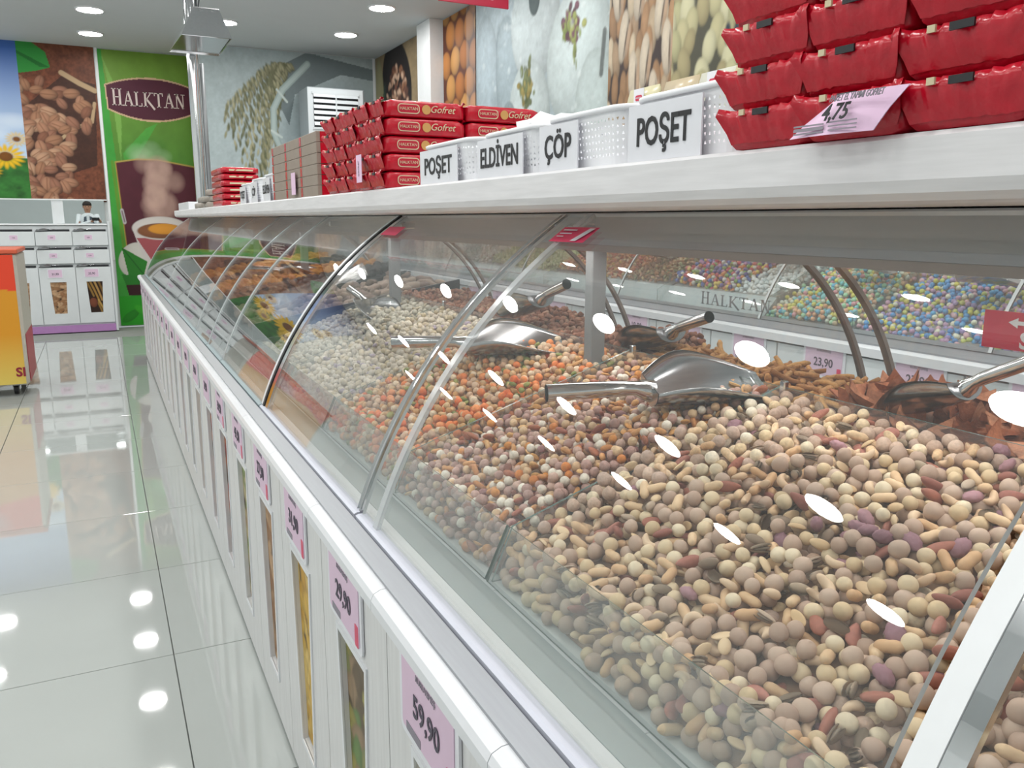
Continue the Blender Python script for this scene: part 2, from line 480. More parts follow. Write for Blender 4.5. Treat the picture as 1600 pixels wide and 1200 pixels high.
# cocoa beans
p = Print(110, 250, '6e3f2c'); p.noise(.45, 7); p.noise(.35, 3)
p.poly([(20, 30), (100, 60), (108, 190), (60, 200), (5, 150), (0, 40)], '33211c', .8)
p.line([(60, 205), (85, 190), (106, 180)], 8, 'b59a78'); p.line([(50, 100), (70, 118), (98, 130), (104, 160)], 5, 'b59a78')
p.scatter(95, 12.5, 8, ['b48468', 'a0705a', 'c49a7c', 'ab7c5f', '8e5f4a'], lambda x, y: (y < 195 - max(0, x - 30) * .5) and x < 96 and not (x > 60 and y < 75) and not (x > 70 and 80 < y < 112), shade=.85, mind=.52, seam='7c523c')
p.poly([(0, 250), (0, 200), (25, 205), (45, 212), (40, 235), (20, 250)], '2f8a3a'); p.poly([(0, 235), (0, 230), (30, 212), (44, 212)], '1f6b2c')
poster('wall_poster', 'tall wall print of cocoa beans spilling from a sack', p, .72, 1.62, (-.6, YF - .014, 1.385), '-y')
# sunflower field
p = Print(80, 200, '4b74b4'); p.grad('b9cfe6', '3f66ad', 60, 190)
for cx, cy in ((50, 85), (70, 100), (20, 95)): p.ell(cx, cy, 22, 12, 0, 'e8f0f6', 0, .6, 8)
p.a[:55] = np.array(srgb('2f6b2c')); sub = p.noise(0, 7)[:55]; p.a[:55] *= (1 + .7 * sub)[..., None]
for cx, cy, r in ((25, 62, 20), (62, 56, 15), (12, 40, 13), (48, 38, 10), (72, 78, 9), (8, 108, 10), (5, 125, 9)):
    for k in range(16):
        a = 2 * PI * k / 16; p.ell(cx + r * .7 * math.cos(a), cy + r * .7 * math.sin(a), r * .45, r * .16, a, 'e5b81c', .3)
    p.ell(cx, cy, r * .42, r * .42, 0, '7a4a16', .4)
poster('wall_poster', 'tall wall print of sunflowers under blue sky', p, .9, 1.62, (-1.5, YF - .014, 1.385), '-y')
# green tea print with the shop's shield
GW, GH = .905, ZC - .02
p = Print(150, 400, '4d8a2c'); p.grad('2f7a2a', '72983a', 150, 390)
p.poly([(0, 400), (0, 0), (22, 0), (20, 180), (12, 300), (6, 400)], '3f9a3c'); p.poly([(6, 392), (24, 350), (30, 300), (24, 240), (18, 330)], '86b85a', .6)
p.poly([(28, 255), (70, 292), (90, 300), (60, 260), (40, 232), (30, 240)], '4fae46', .7); p.ell(60, 250, 50, 30, .5, '2d7336', 0, .5, 20)
for cx, cy, r in ((52, 256, 22), (75, 262, 20), (95, 252, 18), (62, 246, 26)): p.ell(cx, cy, r, r * .7, 0, 'a9c79e', 0, .65, 12)
MAROON = '52222e'
p.poly([(14, 242), (50, 247), (85, 247), (149, 238), (149, 60), (24, 60)], MAROON)
p.line([(14, 242), (50, 247), (85, 247), (149, 238)], 2, 'b09a50'); p.line([(14, 242), (24, 60)], 2, 'a48b3c'); p.line([(9, 242), (19, 60)], 5, '5d8e2c')
for cx, cy, r, al in ((85, 232, 26, .7), (80, 212, 26, .7), (76, 192, 24, .7), (90, 180, 28, .6), (112, 215, 20, .5), (64, 180, 16, .5), (98, 235, 14, .6), (72, 168, 20, .4), (60, 240, 18, .4)): p.ell(cx, cy, r, r * .9, 0, 'c6a598', 0, al, 8)
n_ = p.noise(.12, 14)
def arc(x0, x1, yb, sag, k=20): return [(x0 + (x1 - x0) * i / k, yb + sag * (1 - (2 * i / k - 1) ** 2)) for i in range(k + 1)]
SH = [(9, 350)] + arc(9, 158, 350, 12) + [(158, 350), (156, 318)] + arc(11, 156, 318, -14)[::-1]
p.poly([(a + (a - 84) * .03, b + (b - 334) * .08) for a, b in SH], 'cfae8e'); p.poly(SH, '512233')
p.ell(36, 98, 32, 27, .3, 'd5d2cb', .25); p.poly([(33, 145), (130, 145), (116, 104), (100, 86), (62, 86), (45, 108)], 'cfc8c6')
p.poly([(38, 132), (124, 132), (112, 100), (60, 100)], 'a5545a'); p.ell(81, 146, 50, 18, 0, 'd9d3cf', .2); p.ell(81, 142, 42, 12, 0, '8c5a3c', .5); p.ell(88, 145, 30, 8.5, 0, 'e09a3a', .3)
p.poly([(12, 118), (54, 96), (44, 70), (20, 76)], '2f7e2c'); p.poly([(8, 78), (54, 72), (60, 50), (20, 46)], '2a7a2a'); p.line([(14, 116), (48, 74)], 1.5, '1d5a22')
p.poly([(14, 62), (70, 62), (70, 44), (18, 46)], '3a1c20'); p.poly([(0, 44), (150, 46), (150, 0), (0, 0)], '2e9c28')
p.line([(18, 172), (21, 155)], 6, 'b9b3b6'); p.line([(18, 171), (21, 156)], 2.5, '7d6a70')
for k in range(7): p.ell(18 + k * 22, 14 + (k % 3) * 7, 18, 7, .5 * (-1) ** k, ['2c8c28', '3dab2e', '1f7022'][k % 3], .4)
green = poster('wall_poster', 'green wall print with maroon shop shield above a steaming teacup', p, GW, GH, (.156, YF - .014, .01), '-y')
sc_x, sc_y = GW / 149, GH / 399
serif('HALKTAN', (.156 + 86 * sc_x - .156, 0, 0), (Vector((1, 0, 0)), Vector((0, 1, 0)), Vector((0, 0, 1))), .155, mat('off_white_ink', 'd9c9c4', .5), green, sx=.86)
green.children[0].location = (79 * sc_x, 333 * sc_y, .0015)
# rice and wheat
p = Print(250, 215, 'aebbbd'); p.noise(.10, 9); p.noise(.08, 3)
p.ell(215, 120, 120, 70, .2, '8f9ea3', 0, .5, 20); p.poly([(150, 215), (250, 200), (250, 185), (200, 190), (130, 160), (120, 120), (105, 150), (120, 200)], '5d696c', .8)
for t in range(46):
    f = random.random(); x0 = 130 - 30 * f; y0 = 195; x1 = 28 + 75 * random.random(); y1 = 30 + 90 * abs(x1 - 70) / 45 + random.uniform(-8, 30)
    c_ = random.choice(['9d9a78', '7f8062', 'b3ae8c', '6a6d50', '8b8a6c'])
    for q in range(15):
        g_ = q / 14; px_ = x0 + (x1 - x0) * g_ ** .8 + random.uniform(-2, 2); py_ = y0 + (y1 - y0) * g_ ** 1.35
        p.ell(px_, py_, 6.5, 2.2, -1.0 - .6 * g_ + random.uniform(-.3, .3) + PI * 0, c_, .65)
for w, c in ((9, '9fb0ae'), (5, 'b4c3c0')): p.line([(150, 200), (112, 165), (98, 140), (97, 110), (112, 75), (135, 45)], w, c)
p.line([(104, 165), (118, 150)], 3, 'c9d4d0'); p.line([(94, 112), (108, 104)], 3, 'c9d4d0')
poster('wall_poster', 'pale wall print of white rice with hanging wheat ears', p, 1.86, 1.75, (1.10, YR - .012, ZC - 1.76), '-y')
# golden strip on the return of the wall
p = Print(24, 260, '8a7436'); p.noise(.3, 6)
for k in range(14): p.line([(random.uniform(0, 24), 260), (random.uniform(2, 22), 130), (random.uniform(0, 24), 0)], random.uniform(1, 2.5), random.choice(['4e4420', 'b29a52', '6d7a2e', '5c4a1e', 'c2ab68']), .7)
poster('wall_poster', 'narrow golden brown striped print beside the pole', p, YF - YR - .03, 2.95, (XS - .004, YF - .02, .03), '-x')
# coffee sack
p = Print(100, 180, '8d7b5e'); p.noise(.25, 5)
p.ell(35, 140, 23, 50, .12, '241f20', .3); p.ell(6, 120, 9, 60, 0, '9a9570', .5); p.poly([(11, 130), (16, 150), (18, 80), (11, 80)], '32493a', .8)
p.scatter(170, 2.2, 5.0, ['b08a72', '8a6048', '5d3f34', 'c9a890', '6f4a3c'], lambda x, y: (x - 36) ** 2 / 17 ** 2 + (y - 118) ** 2 / 44 ** 2 < 1, ang=(-.5, .5), shade=.8, mind=.45)
poster('wall_poster', 'wall print of dark coffee beans in an open sack', p, 2.06, 1.80, (XR - .012, YR - .03, ZC - 1.81), '-x')
# roasted chickpeas (orange)
p = Print(60, 180, '5c2f20')
for j in range(9):
    for i in range(4): p.ell(6 + i * 17 + (j % 2) * 8.5, 8 + j * 22 + random.uniform(-2, 2), 9.2, 12.8, random.uniform(-.1, .1), random.choice(['c48246', 'b8733a', 'd09858']), .7)
p.a[:, 44:] = p.a[:, 44:] * .75 + .12
poster('wall_poster', 'narrow wall print of orange almonds beside the white pillar', p, .73, 1.80, (XR - .012, 7.49, ZC - 1.81), '-x')
# turkish delight
p = Print(200, 185, '8d9a9e'); p.grad('8f9ca0', 'aebdc4'); p.noise(.1, 20)
p.ell(22, 112, 24, 58, .1, 'b6c6ce', .6); p.ell(47, 136, 10, 24, .1, '75848a', .3, .8, 3); p.ell(60, 110, 22, 52, .12, 'a6b6bd', .5)
p.ell(101, 146, 37, 44, .1, 'ccd8da', .45); p.ell(162, 112, 42, 48, -.12, 'c9d6d6', .5); p.ell(93, 80, 33, 42, .05, 'c6d2d2', .45); p.ell(184, 70, 26, 44, 0, 'bcc9c8', .5); p.ell(60, 66, 16, 30, 0, '95a3a8', .5)
p.ell(101, 164, 9, 14, 0, '59686a', .3); p.ell(166, 160, 5, 9, 0, '5b6238', .4); p.ell(125, 168, 6, 10, 0, '8fa0a4', .4)
for q in range(110): p.ell(random.gauss(153, 4.5), random.gauss(133, 5), random.uniform(1.8, 4.2), random.uniform(2.5, 6), random.uniform(-.6, .6), random.choice(['6d4450', '7a5060', '8b9a50', 'a8ac68', '5a3a44', '96a05a']), .6)
for q in range(14): p.ell(random.gauss(158, 1.2), random.gauss(116, 4.5), random.uniform(1.2, 2.4), random.uniform(2, 5), 0, random.choice(['7e8a50', '9aa45a', '6c7446']), .6)
for q in range(90): p.ell(random.gauss(89, 4), random.gauss(99, 6.5), random.uniform(1.5, 3.5), random.uniform(2.5, 6), random.uniform(-.4, .4), random.choice(['6b7350', '9a8a4c', '57603e', 'a89a5a', '7a8458']), .6)
for q in range(160): p.ell(random.uniform(0, 200), random.uniform(60, 185), random.uniform(1, 3.5), random.uniform(1, 4), 0, random.choice(['dbe4e4', 'aebbbd', 'e2e9e8']), .1, .45, 1.5)
p.line([(194, 122), (191, 96)], 4.5, '4d5250', .85)
n_ = p.noise(.13, 5); p.noise(.07, 2)
poster('wall_poster', 'large wall print of sugar dusted delight with pistachio', p, 2.06, 1.80, (XR - .012, 6.74, ZC - 1.81), '-x')
# pistachios
p = Print(105, 185, '3c3130')
p.scatter(120, 7, 13, ['b9a58a', 'a88f74', 'cdbba0', 'b08a66', '9c7a5a'], ang=(-.35, .35), shade=.7, mind=.5)
for cx, cy, a in ((26, 114, -.25), (62, 96, -.15), (44, 88, .1), (84, 122, -.2), (14, 140, .1), (78, 74, .2), (96, 100, .1), (50, 136, -.2)):
    p.ell(cx, cy, 8.5, 17, a, 'cfc2ae', .6); p.ell(cx + 4, cy - 2, 1.8, 14, a - .1, '4a3428', .3); p.ell(cx + 8, cy - 2, 3.2, 14.5, a - .1, 'b59a80', .5)
p.noise(.12, 3)
poster('wall_poster', 'wall print of open pistachios in their shells', p, .66, 1.80, (XR - .012, 4.68, ZC - 1.81), '-x')
# chickpeas
p = Print(130, 185, '4c4c40')
p.scatter(210, 6.5, 10.5, ['c2bf98', 'b3b088', 'ccc9a6', 'a89e78', 'bdb78f'], ang=(-.3, .3), shade=.65, mind=.52); p.noise(.05, 6)
p.ell(48, 98, 3, 7, 0, '2b3442', .1); p.ell(55, 97, 3, 7, 0, '2b3442', .1)
poster('wall_poster', 'wall print of pale green chickpeas behind the red packs', p, 1.25, 1.80, (XR - .012, 4.02, ZC - 1.81), '-x')

# ================================================================== MAIN COUNTER
XC = .299                      # door plane
ZR = .722                      # cabinet top
Y0, Y1 = -.35, 7.75
# --- nut pictures for the door windows
def win_print(kind):
    p = Print(26, 76, '4a3628')
    C = {'almond': (['b08a66', '9a704e', 'c4a07c'], 4.2, 7), 'pistachio': (['b5a880', '8c9a68', 'a89070'], 4, 7), 'yellow': (['d6ae4e', 'c89a3c', 'e0c070'], 4, 7.5),
         'leaf': (['8a8c58', '6f8a52', '9c8468', 'a39b58', '6a5a44'], 5.5, 11), 'spice': (['8c3a34', 'a0522d', 'b06a4a'], 3.2, 5), 'grey': (['8c8a78', '74786c', 'a09a88'], 3.2, 6), 'cream': (['d8cfa8', 'cfc08a', 'e2dcbc'], 4.2, 6)}[kind]
    p.scatter(90, C[1], C[2], C[0], shade=.7, mind=.42); return p
PRT = {}
def trap_mesh(kind, W, H, W2):
    """a print cut to the tapering window shape, local origin at its bottom left"""
    if kind not in PRT: PRT[kind] = win_print(kind)
    pr = PRT[kind]; me = pr.mesh('window_print', W, H)
    V = np.empty(len(me.vertices) * 3, np.float32); me.vertices.foreach_get('co', V); V = V.reshape(-1, 3)
    k = W2 / W + (1 - W2 / W) * V[:, 1] / H; V[:, 0] = W / 2 + (V[:, 0] - W / 2) * k
    me.vertices.foreach_set('co', V.ravel()); me.update(); return me
PRT = {}
WW, WH = .150, .40
trap = {k: trap_mesh(k, WW, WH, .10) for k in ('almond', 'pistachio', 'yellow', 'leaf', 'spice', 'grey', 'cream')}
def door_mesh(D, H, W=WW, W2=.10, hz0=.14, hz1=.55, proud=.0):
    """door leaf with a real tapering opening; local y 0..D, z 0..H, front at x=0, thickness behind"""
    b = MB(); c = D / 2
    o = [(0, .02), (D, .02), (D, H), (0, H)]
    i = [(c - W2 / 2, hz0), (c + W2 / 2, hz0), (c + W / 2, hz1), (c - W / 2, hz1)]
    for x, fl in ((0, 1), (.016, -1)):
        P = [(x, *q) for q in o + i]
        b.add(P, [q[::fl] for q in ((0, 4, 5, 1), (1, 5, 6, 2), (2, 6, 7, 3), (3, 7, 4, 0))])
    P = [(0, *q) for q in o] + [(.016, *q) for q in o]; b.add(P, [(0, 1, 5, 4), (1, 2, 6, 5), (2, 3, 7, 6), (3, 0, 4, 7)])
    P = [(0, *q) for q in i] + [(.016, *q) for q in i]; b.add(P, [(4, 5, 1, 0), (5, 6, 2, 1), (6, 7, 3, 2), (7, 4, 0, 3)])
    return b
DW = .365
door_me = door_mesh(DW - .003, ZR - .03).mesh('front_panel', M_['lamv'])
frame_b = MB(); c = (DW - .003) / 2
def ringf(b, c, W, W2, z0, z1, t, xo, xi):
    o = [(c - W2 / 2 - t, z0 - t), (c + W2 / 2 + t, z0 - t), (c + W / 2 + t, z1 + t), (c - W / 2 - t, z1 + t)]
    i = [(c - W2 / 2, z0), (c + W2 / 2, z0), (c + W / 2, z1), (c - W / 2, z1)]
    P = [(xo, *q) for q in o] + [(xo, *q) for q in i] + [(xi, *q) for q in o] + [(xi, *q) for q in i]
    F = []
    for k in range(4):
        l = (k + 1) % 4; F += [(k, 4 + k, 4 + l, l), (8 + k, k, l, 8 + l), (4 + k, 12 + k, 12 + l, 4 + l)]
    b.add(P, F)
ringf(frame_b, c, WW, .10, .14, .55, .010, -.003, .001)
frame_me = frame_b.mesh('window_frame', M_['pvc'])
pane_me = MB().add([(.004, c - .05, .14), (.004, c + .05, .14), (.004, c + WW / 2, .55), (.004, c - WW / 2, .55)], [(0, 3, 2, 1)]).mesh('window_pane', M_['glass'])
body_me = MB().box(.018, .45, 0, DW - .001, .02, ZR - .03).mesh('cabinet_body', M_['lamx'])
plinth_me = MB().box(.05, .44, 0, DW, 0, .02).mesh('plinth', M_['greyd'])
edge_me = MB().sweep_y([(-.016, .694), (-.020, .700), (-.020, .714), (-.016, .722), (-.006, .7265), (.010, .727), (.010, .692), (-.012, .692)], .0006, DW - .0006).mesh('edge_rail', M_['pvc'], smooth=False)
def rrect(w, h, r, n=4):
    P = []
    for cx, cy, a0 in ((w / 2 - r, h / 2 - r, 0), (-w / 2 + r, h / 2 - r, 90), (-w / 2 + r, -h / 2 + r, 180), (w / 2 - r, -h / 2 + r, 270)):
        for k in range(n + 1):
            a = math.radians(a0 + 90 * k / n); P.append((cx + r * math.cos(a), cy + r * math.sin(a)))
    return P
def plate(w, h, r, t, name, m):
    P = rrect(w, h, r); n = len(P); b = MB()
    b.add([(x, y, 0) for x, y in P] + [(x, y, t) for x, y in P], [tuple(range(n, 2 * n)), tuple(range(n))[::-1]] + [(i, (i + 1) % n, n + (i + 1) % n, n + i) for i in range(n)])
    return b.mesh(name, m)
TW, TH = .192, .130
holder_me = plate(TW, TH, .012, .0035, 'tag_holder', M_['card'])
tagcard_me = plate(TW - .022, TH - .022, .006, .001, 'price_card', M_['pink'])
strip_me = plate(.05, .012, .002, .0004, 'small_print', M_['greyink'])
logo_me = plate(.018, .035, .003, .0004, 'shop_mark', M_['hot'])
prices = ['59,90', '29,90', '31,90', '27,90', '45,90', '39,90', '24,90', '35,90', '19,90', '49,90', '22,90', '32,90']
kinds = ['cream', 'leaf', 'yellow', 'almond', 'pistachio', 'spice', 'spice', 'almond', 'grey', 'spice', 'grey', 'almond']
picname = {'cream': 'cream coloured nuts', 'leaf': 'dried green leaves', 'yellow': 'yellow nuts', 'almond': 'brown almonds', 'pistachio': 'pistachios', 'spice': 'dark red spice', 'grey': 'grey green seeds'}
def price_tag(parent, loc, facing, price, s=1.0, detail=True):
    fm = face_matrix(loc, facing) @ Matrix.Scale(s, 4)
    t = link('price_tag', holder_me, parent); t.matrix_local = fm
    c_ = link('price_card', tagcard_me, t); c_.location = (0, 0, .0036)
    tx = text(price, (0.0, -.008, .0055), (Vector((1, 0, 0)), Vector((0, 1, 0)), Vector((0, 0, 1))), .042, M_['tagink'], t, sx=.95, bold=.0006)
    if detail:
        text('KURUYEMİŞ', (0, .034, .0055), (Vector((1, 0, 0)), Vector((0, 1, 0)), Vector((0, 0, 1))), .0115, M_['greyink'], t)
        l = link('small_print', strip_me, t); l.location = (-.045, -.048, .0047)
        l = link('shop_mark', logo_me, t); l.location = (.072, -.038, .0047)
    return t
# joints at y = .612, .978, 1.343 ...
n_units = 22
yst = .612 - 2 * DW
lastlab = {}
for k in range(n_units):
    y = yst + k * DW
    pk = kinds[k - 2] if 2 <= k < 14 else random.choice(['almond', 'grey', 'spice', 'pistachio'])
    k2 = ['nearest', 'second', 'third', 'fourth', 'fifth', 'sixth', 'seventh', 'eighth', 'ninth', 'tenth', 'eleventh', 'twelfth', 'thirteenth', 'fourteenth', 'fifteenth', 'sixteenth', 'seventeenth', 'eighteenth', 'nineteenth', 'twentieth', 'twenty-first', 'farthest'][k]
    u = root('drawer_cabinet', 'white counter cabinet, %s from the right, its window showing %s' % (k2, picname[pk]), 'cabinet', (XC, y, 0), 'white window cabinets under the main counter')
    link('front_panel', door_me, u, (0, .0015, 0)); link('cabinet_body', body_me, u); link('plinth', plinth_me, u); link('edge_rail', edge_me, u)
    link('window_frame', frame_me, u, (0, .0015, 0))
    w = put('window_picture', trap[pk], (.009, .0015 + c + WW / 2, .145), '-x', u)
    price_tag(u, (-.001, DW / 2 + .02, .6355), '-x', prices[(k - 2) % 12], detail=k < 8)

# --- aluminium base profiles, deck and bins
case = root('display_case', 'long glass topped display case with aluminium rails on white cabinets', 'display case', (0, 0, 0))
ALUM = MB().sweep_y([(.300, .727), (.300, .731), (.326, .738), (.328, .727)], Y0, Y1)
ALUM.build('outer_rail', M_['alu'], case)
MB().sweep_y([(.3285, .727), (.3285, .742), (.3445, .742), (.3445, .727)], Y0, .275).build('glass_channel', M_['aluw'], case)
yb = [.275, 1.225, 2.10, 2.85, 3.25, 3.68, 4.35, 5.55, 7.68]
for a, b_ in zip(yb[:-1], yb[1:]):
    MB().sweep_y([(.3285, .728), (.3285, .7415), (.333, .7435), (.345, .7435), (.347, .728)], a + .004, b_ - .004).build('glass_channel', M_['aluw'] if a < 1.3 else M_['aluteal'], case)
MB().sweep_y([(.3475, .727), (.3475, .736), (.352, .739), (.368, .739), (.372, .733), (.372, .727)], Y0, Y1).build('inner_ledge', M_['deck'], case)
MB().sweep_y([(.372, .735), (.447, .700), (.447, .690), (.372, .720)], Y0, Y1).build('sloping_deck', M_['alugreen'], case)
MB().box(.46, 1.32, Y0, Y1, .60, .70).build('case_base', M_['deck'], case)
MB().sweep_y([(1.285, .70), (1.285, .878), (1.30, .884), (1.325, .880), (1.325, .70)], Y0, Y1).build('rear_rail', M_['alu'], case)
MB().box(1.31, 1.325, Y0, Y1, .02, .62).build('back_panel', M_['lamx'], case)
# beam below the shelf
MB().sweep_y([(.765, 1.213), (.765, 1.183), (.785, 1.183), (.785, 1.170), (.80, 1.170), (.80, 1.158), (.90, 1.158), (.90, 1.213)], .02, 7.5).build('light_beam', M_['beam'], case)
MB().box(.796, .818, .02, 7.5, 1.146, 1.1575).box(.882, .897, .02, 7.5, 1.146, 1.1575).build('beam_underside', M_['tan'], case)  # split into lips that hide the added strips
MB().box(.793, .7995, .02, 7.5, 1.158, 1.1698).build('beam_lip', M_['alu'], case)
for k in range(8): MB().box(.83, .87, .12 + .92 * k, .98 + .92 * k, 1.1545, 1.1560).build('light_strip', M_['led'], case)  # added glowing strips to lift the dark bins, not a known fitting
for y in (.18, 1.465, 2.78, 4.2, 5.6, 7.0):
    pp = MB().box(.900, .935, y - .014, y + .014, .62, 1.158, bev=.002).build('post', M_['grey'], case)
# divider glass: sloping front pane, back pane, cross panes
FX0, FZ0, FX1, FZ1 = .452, .702, .487, .777
BX, BZ = .985, .935
def slab(b, pts, th):
    """thin slab from a quad, thickness along its normal"""
    P = [Vector(q) for q in pts]; nrm = (P[1] - P[0]).cross(P[2] - P[0]).normalized() * th
    n = len(P)
    b.add(P + [q + nrm for q in P], [tuple(range(n))[::-1], tuple(range(n, 2 * n))], 0)
    b.add(P + [q + nrm for q in P], [(i, (i + 1) % n, n + (i + 1) % n, n + i) for i in range(n)], 1)
    return b
GE = [M_['glassd'], M_['glassedge']]
ydiv = [.02, .99, 1.42, 1.95, 2.48, 3.02]
def pane(name, pts, th=.004, mats=None): return slab(MB(), pts, th).build(name, mats or GE, case)
for a, b_ in zip(ydiv[:-1], ydiv[1:]):
    pane('front_pane', [(FX0, a + .003, FZ0), (FX1, a + .003, FZ1), (FX1, b_ - .003, FZ1), (FX0, b_ - .003, FZ0)])
    pane('back_pane', [(BX, a + .003, .72), (BX, a + .003, BZ), (BX, b_ - .003, BZ), (BX, b_ - .003, .72)])
for y in ydiv[1:]:
    pane('cross_pane', [(FX0 + .006, y, .70), (BX - .002, y, .70), (BX - .002, y, BZ + .004), (FX1 + .003, y, FZ1)])
for y in ydiv[1:]:
    MB().box(BX - .012, BX - .001, y - .014, y - .002, BZ - .045, BZ + .012, bev=.002).build('pane_clip', M_['chrome'], case)

# --- curved glass front panels
prof = [(.339, .742), (.352, .785), (.370, .821), (.400, .880), (.440, .948), (.467, .987), (.497, 1.024), (.526, 1.059), (.557, 1.091), (.594, 1.124), (.632, 1.153), (.668, 1.181), (.705, 1.208)]
def cr(ps, k=4):
    out = []
    for i in range(len(ps) - 1):
        p0, p1, p2, p3 = [np.array(ps[min(max(j, 0), len(ps) - 1)]) for j in (i - 1, i, i + 1, i + 2)]
        for q in range(k):
            t = q / k; out.append(.5 * ((2 * p1) + (-p0 + p2) * t + (2 * p0 - 5 * p1 + 4 * p2 - p3) * t * t + (-p0 + 3 * p1 - 3 * p2 + p3) * t ** 3))
    return out + [np.array(ps[-1])]
_pf = np.array(prof); _tt = np.linspace(0, 1, len(_pf)); _px, _pz = np.polyfit(_pf[:, 1], _pf[:, 0], 4), None
zz = np.linspace(.742, 1.210, 30)
PF = np.stack([np.polyval(_px, zz), zz], 1)
def offset(ps, d):
    t = np.gradient(ps, axis=0); t /= np.linalg.norm(t, axis=1)[:, None]; return ps + np.stack([t[:, 1], -t[:, 0]], 1) * d
def curved(b, ps, y0, y1, th, mi=0, edge=None):
    o = offset(ps, th); n = len(ps)
    P = [(x, y0, z) for x, z in ps] + [(x, y1, z) for x, z in ps] + [(x, y0, z) for x, z in o] + [(x, y1, z) for x, z in o]
    F = []
    for i in range(n - 1): F += [(i, n + i, n + i + 1, i + 1), (2 * n + i, 2 * n + i + 1, 3 * n + i + 1, 3 * n + i)]
    b.add(P, F, mi)
    F = []
    for i in range(n - 1): F += [(i, i + 1, 2 * n + i + 1, 2 * n + i), (n + i, 3 * n + i, 3 * n + i + 1, n + i + 1)]
    F += [(0, 2 * n, 3 * n, n), (n - 1, 2 * n - 1, 4 * n - 1, 3 * n - 1)]
    b.add(P, F, mi if edge is None else edge)
    return b
GC = [M_['glass'], mat('pale_glass_edge', 'c2c9cb', .25)]
glabs = ['nearest, cut by the right edge', 'second from the right', 'third from the right', 'fourth from the right', 'narrow one before the trays', 'over the ginger tray', 'over the dried fruit trays', 'at the far end', 'x']
gy = [-.35] + yb
for i, (a, b_) in enumerate(zip(gy[:-1], gy[1:])):
    g = root('curved_glass_panel', 'curved clear glass front panel of the counter, ' + glabs[i], 'glass panel', (0, 0, 0), 'curved front glass panels')
    curved(MB(), PF, a + .022, b_ - .008, .005, 0, 1).build('pane', GC, g, smooth=True)
    # edge trim at the near end of the panel
    if b_ < .5: curved(MB(), offset(PF, -.002), b_ - .006, b_ + .012, .009).build('edge_trim', M_['white'], g, smooth=False); curved(MB(), offset(PF, -.001), b_ - .020, b_ - .0065, .006).build('edge_seal', M_['chrome'], g)
    elif b_ > 2 and b_ < 2.2:
        curved(MB(), offset(PF, -.001), b_ - .008, b_ + .018, .008).build('edge_trim', M_['pvc'], g); curved(MB(), offset(PF, -.003), b_ - .024, b_ - .0085, .006).build('edge_seal', M_['black'], g); curved(MB(), offset(PF, -.001), b_ - .060, b_ - .0245, .006).build('edge_trim', M_['chrome'], g)
    elif b_ < 1.5:
        curved(MB(), offset(PF, -.001), b_ + .003, b_ + .0085, .007).build('edge_trim', M_['chrome'], g); curved(MB(), offset(PF, -.0012), b_ - .085, b_ - .068, .0065).build('edge_seal', M_['clearstrip'], g)
    else:
        curved(MB(), offset(PF, -.001), b_ - .006, b_ + .006, .007).build('edge_trim', GC[1], g)
    for yy in (b_ - .03,):
        hb = MB().box(.700, .735, yy - .02, yy + .012, 1.178, 1.196, bev=.003); hb.tube([(.705, yy + .014, 1.186), (.712, yy + .032, 1.186)], .007, 8)
        hb.build('hinge', M_['chrome'], g)
# rear curved glass, a mirror of the front one, with dark strips modelling the front arcs' reflection
RP = np.stack([1.305 - (PF[:, 0] - PF[0, 0]) * .56, .886 + (PF[:, 1] - PF[0, 1]) * .56], 1)
RP = RP[:, :]
for i, (a, b_) in enumerate(((-.3, 1.034), (1.106, 1.90), (1.97, 2.80), (2.87, 4.2), (4.27, 5.9), (5.95, 7.6))):
    g = root('rear_glass_panel', ['nearest rear glass panel with red sliding sticker', 'second rear glass panel behind the counter', 'third rear glass panel behind the counter', 'fourth rear glass panel behind the counter', 'fifth rear glass panel behind the counter', 'farthest rear glass panel behind the counter'][i], 'glass panel', (0, 0, 0), 'rear glass panels')
    curved(MB(), RP, a, b_, -.004, 0, 0).build('pane', M_['glass'], g, smooth=True)
    for yy in (a, b_): curved(MB(), RP, yy - .007, yy + .007, .008).build('edge_strip', M_['rubber'], g)
    if i == 0:
        # red sticker reading SÜRG with an arrow
        q = MB().box(1.238, 1.2395, .57, .83, 1.008, 1.066); q.build('sticker', M_['redsign'], g)
        text('SÜRGÜ', (1.237, .715, 1.023), '-x', .034, M_['white'], g, bold=.001)
        MB().add([(1.237, .79, 1.05), (1.237, .775, 1.058), (1.237, .775, 1.053), (1.237, .735, 1.053), (1.237, .735, 1.047), (1.237, .775, 1.047), (1.237, .775, 1.042)], [(0, 1, 2, 5, 6), (2, 3, 4, 5)]).build('arrow', M_['white'], g)
# pink stickers on the front glass
def on_glass(z, d=.0): return float(np.polyval(_px, z)) - d
gp = [o for o in COL.objects if o.name.startswith('curved_glass_panel')]
def sticker(par, y0, y1, z0, z1, m, lines=True):
    a, b2 = on_glass(z0) - .004, on_glass(z1) - .004
    MB().add([(a, y1, z0 + .002), (a, y0, z0 + .002), (b2, y0, z1 + .002), (b2, y1, z1 + .002)], [(0, 1, 2, 3)]).build('sticker', m, par)
    if lines:
        b = MB()
        for f0, f1, g0, g1 in ((.1, .5, .72, .80), (.1, .45, .5, .56), (.1, .3, .3, .36)):
            P = []
            for f, gg in ((f0, g0), (f1, g0), (f1, g1), (f0, g1)):
                zq = z0 + (z1 - z0) * gg; P.append((a + (b2 - a) * gg - .001, y1 + (y0 - y1) * f, zq + .003))
            b.add(P, [(0, 1, 2, 3)])
        P = []
        for f, gg in ((.62, .05), (.78, .05), (.95, .9), (.8, .9)):
            zq = z0 + (z1 - z0) * gg; P.append((a + (b2 - a) * gg - .001, y1 + (y0 - y1) * f, zq + .003))
        b.add(P, [(0, 1, 2, 3)])
        b.build('sticker_print', M_['card'], par)
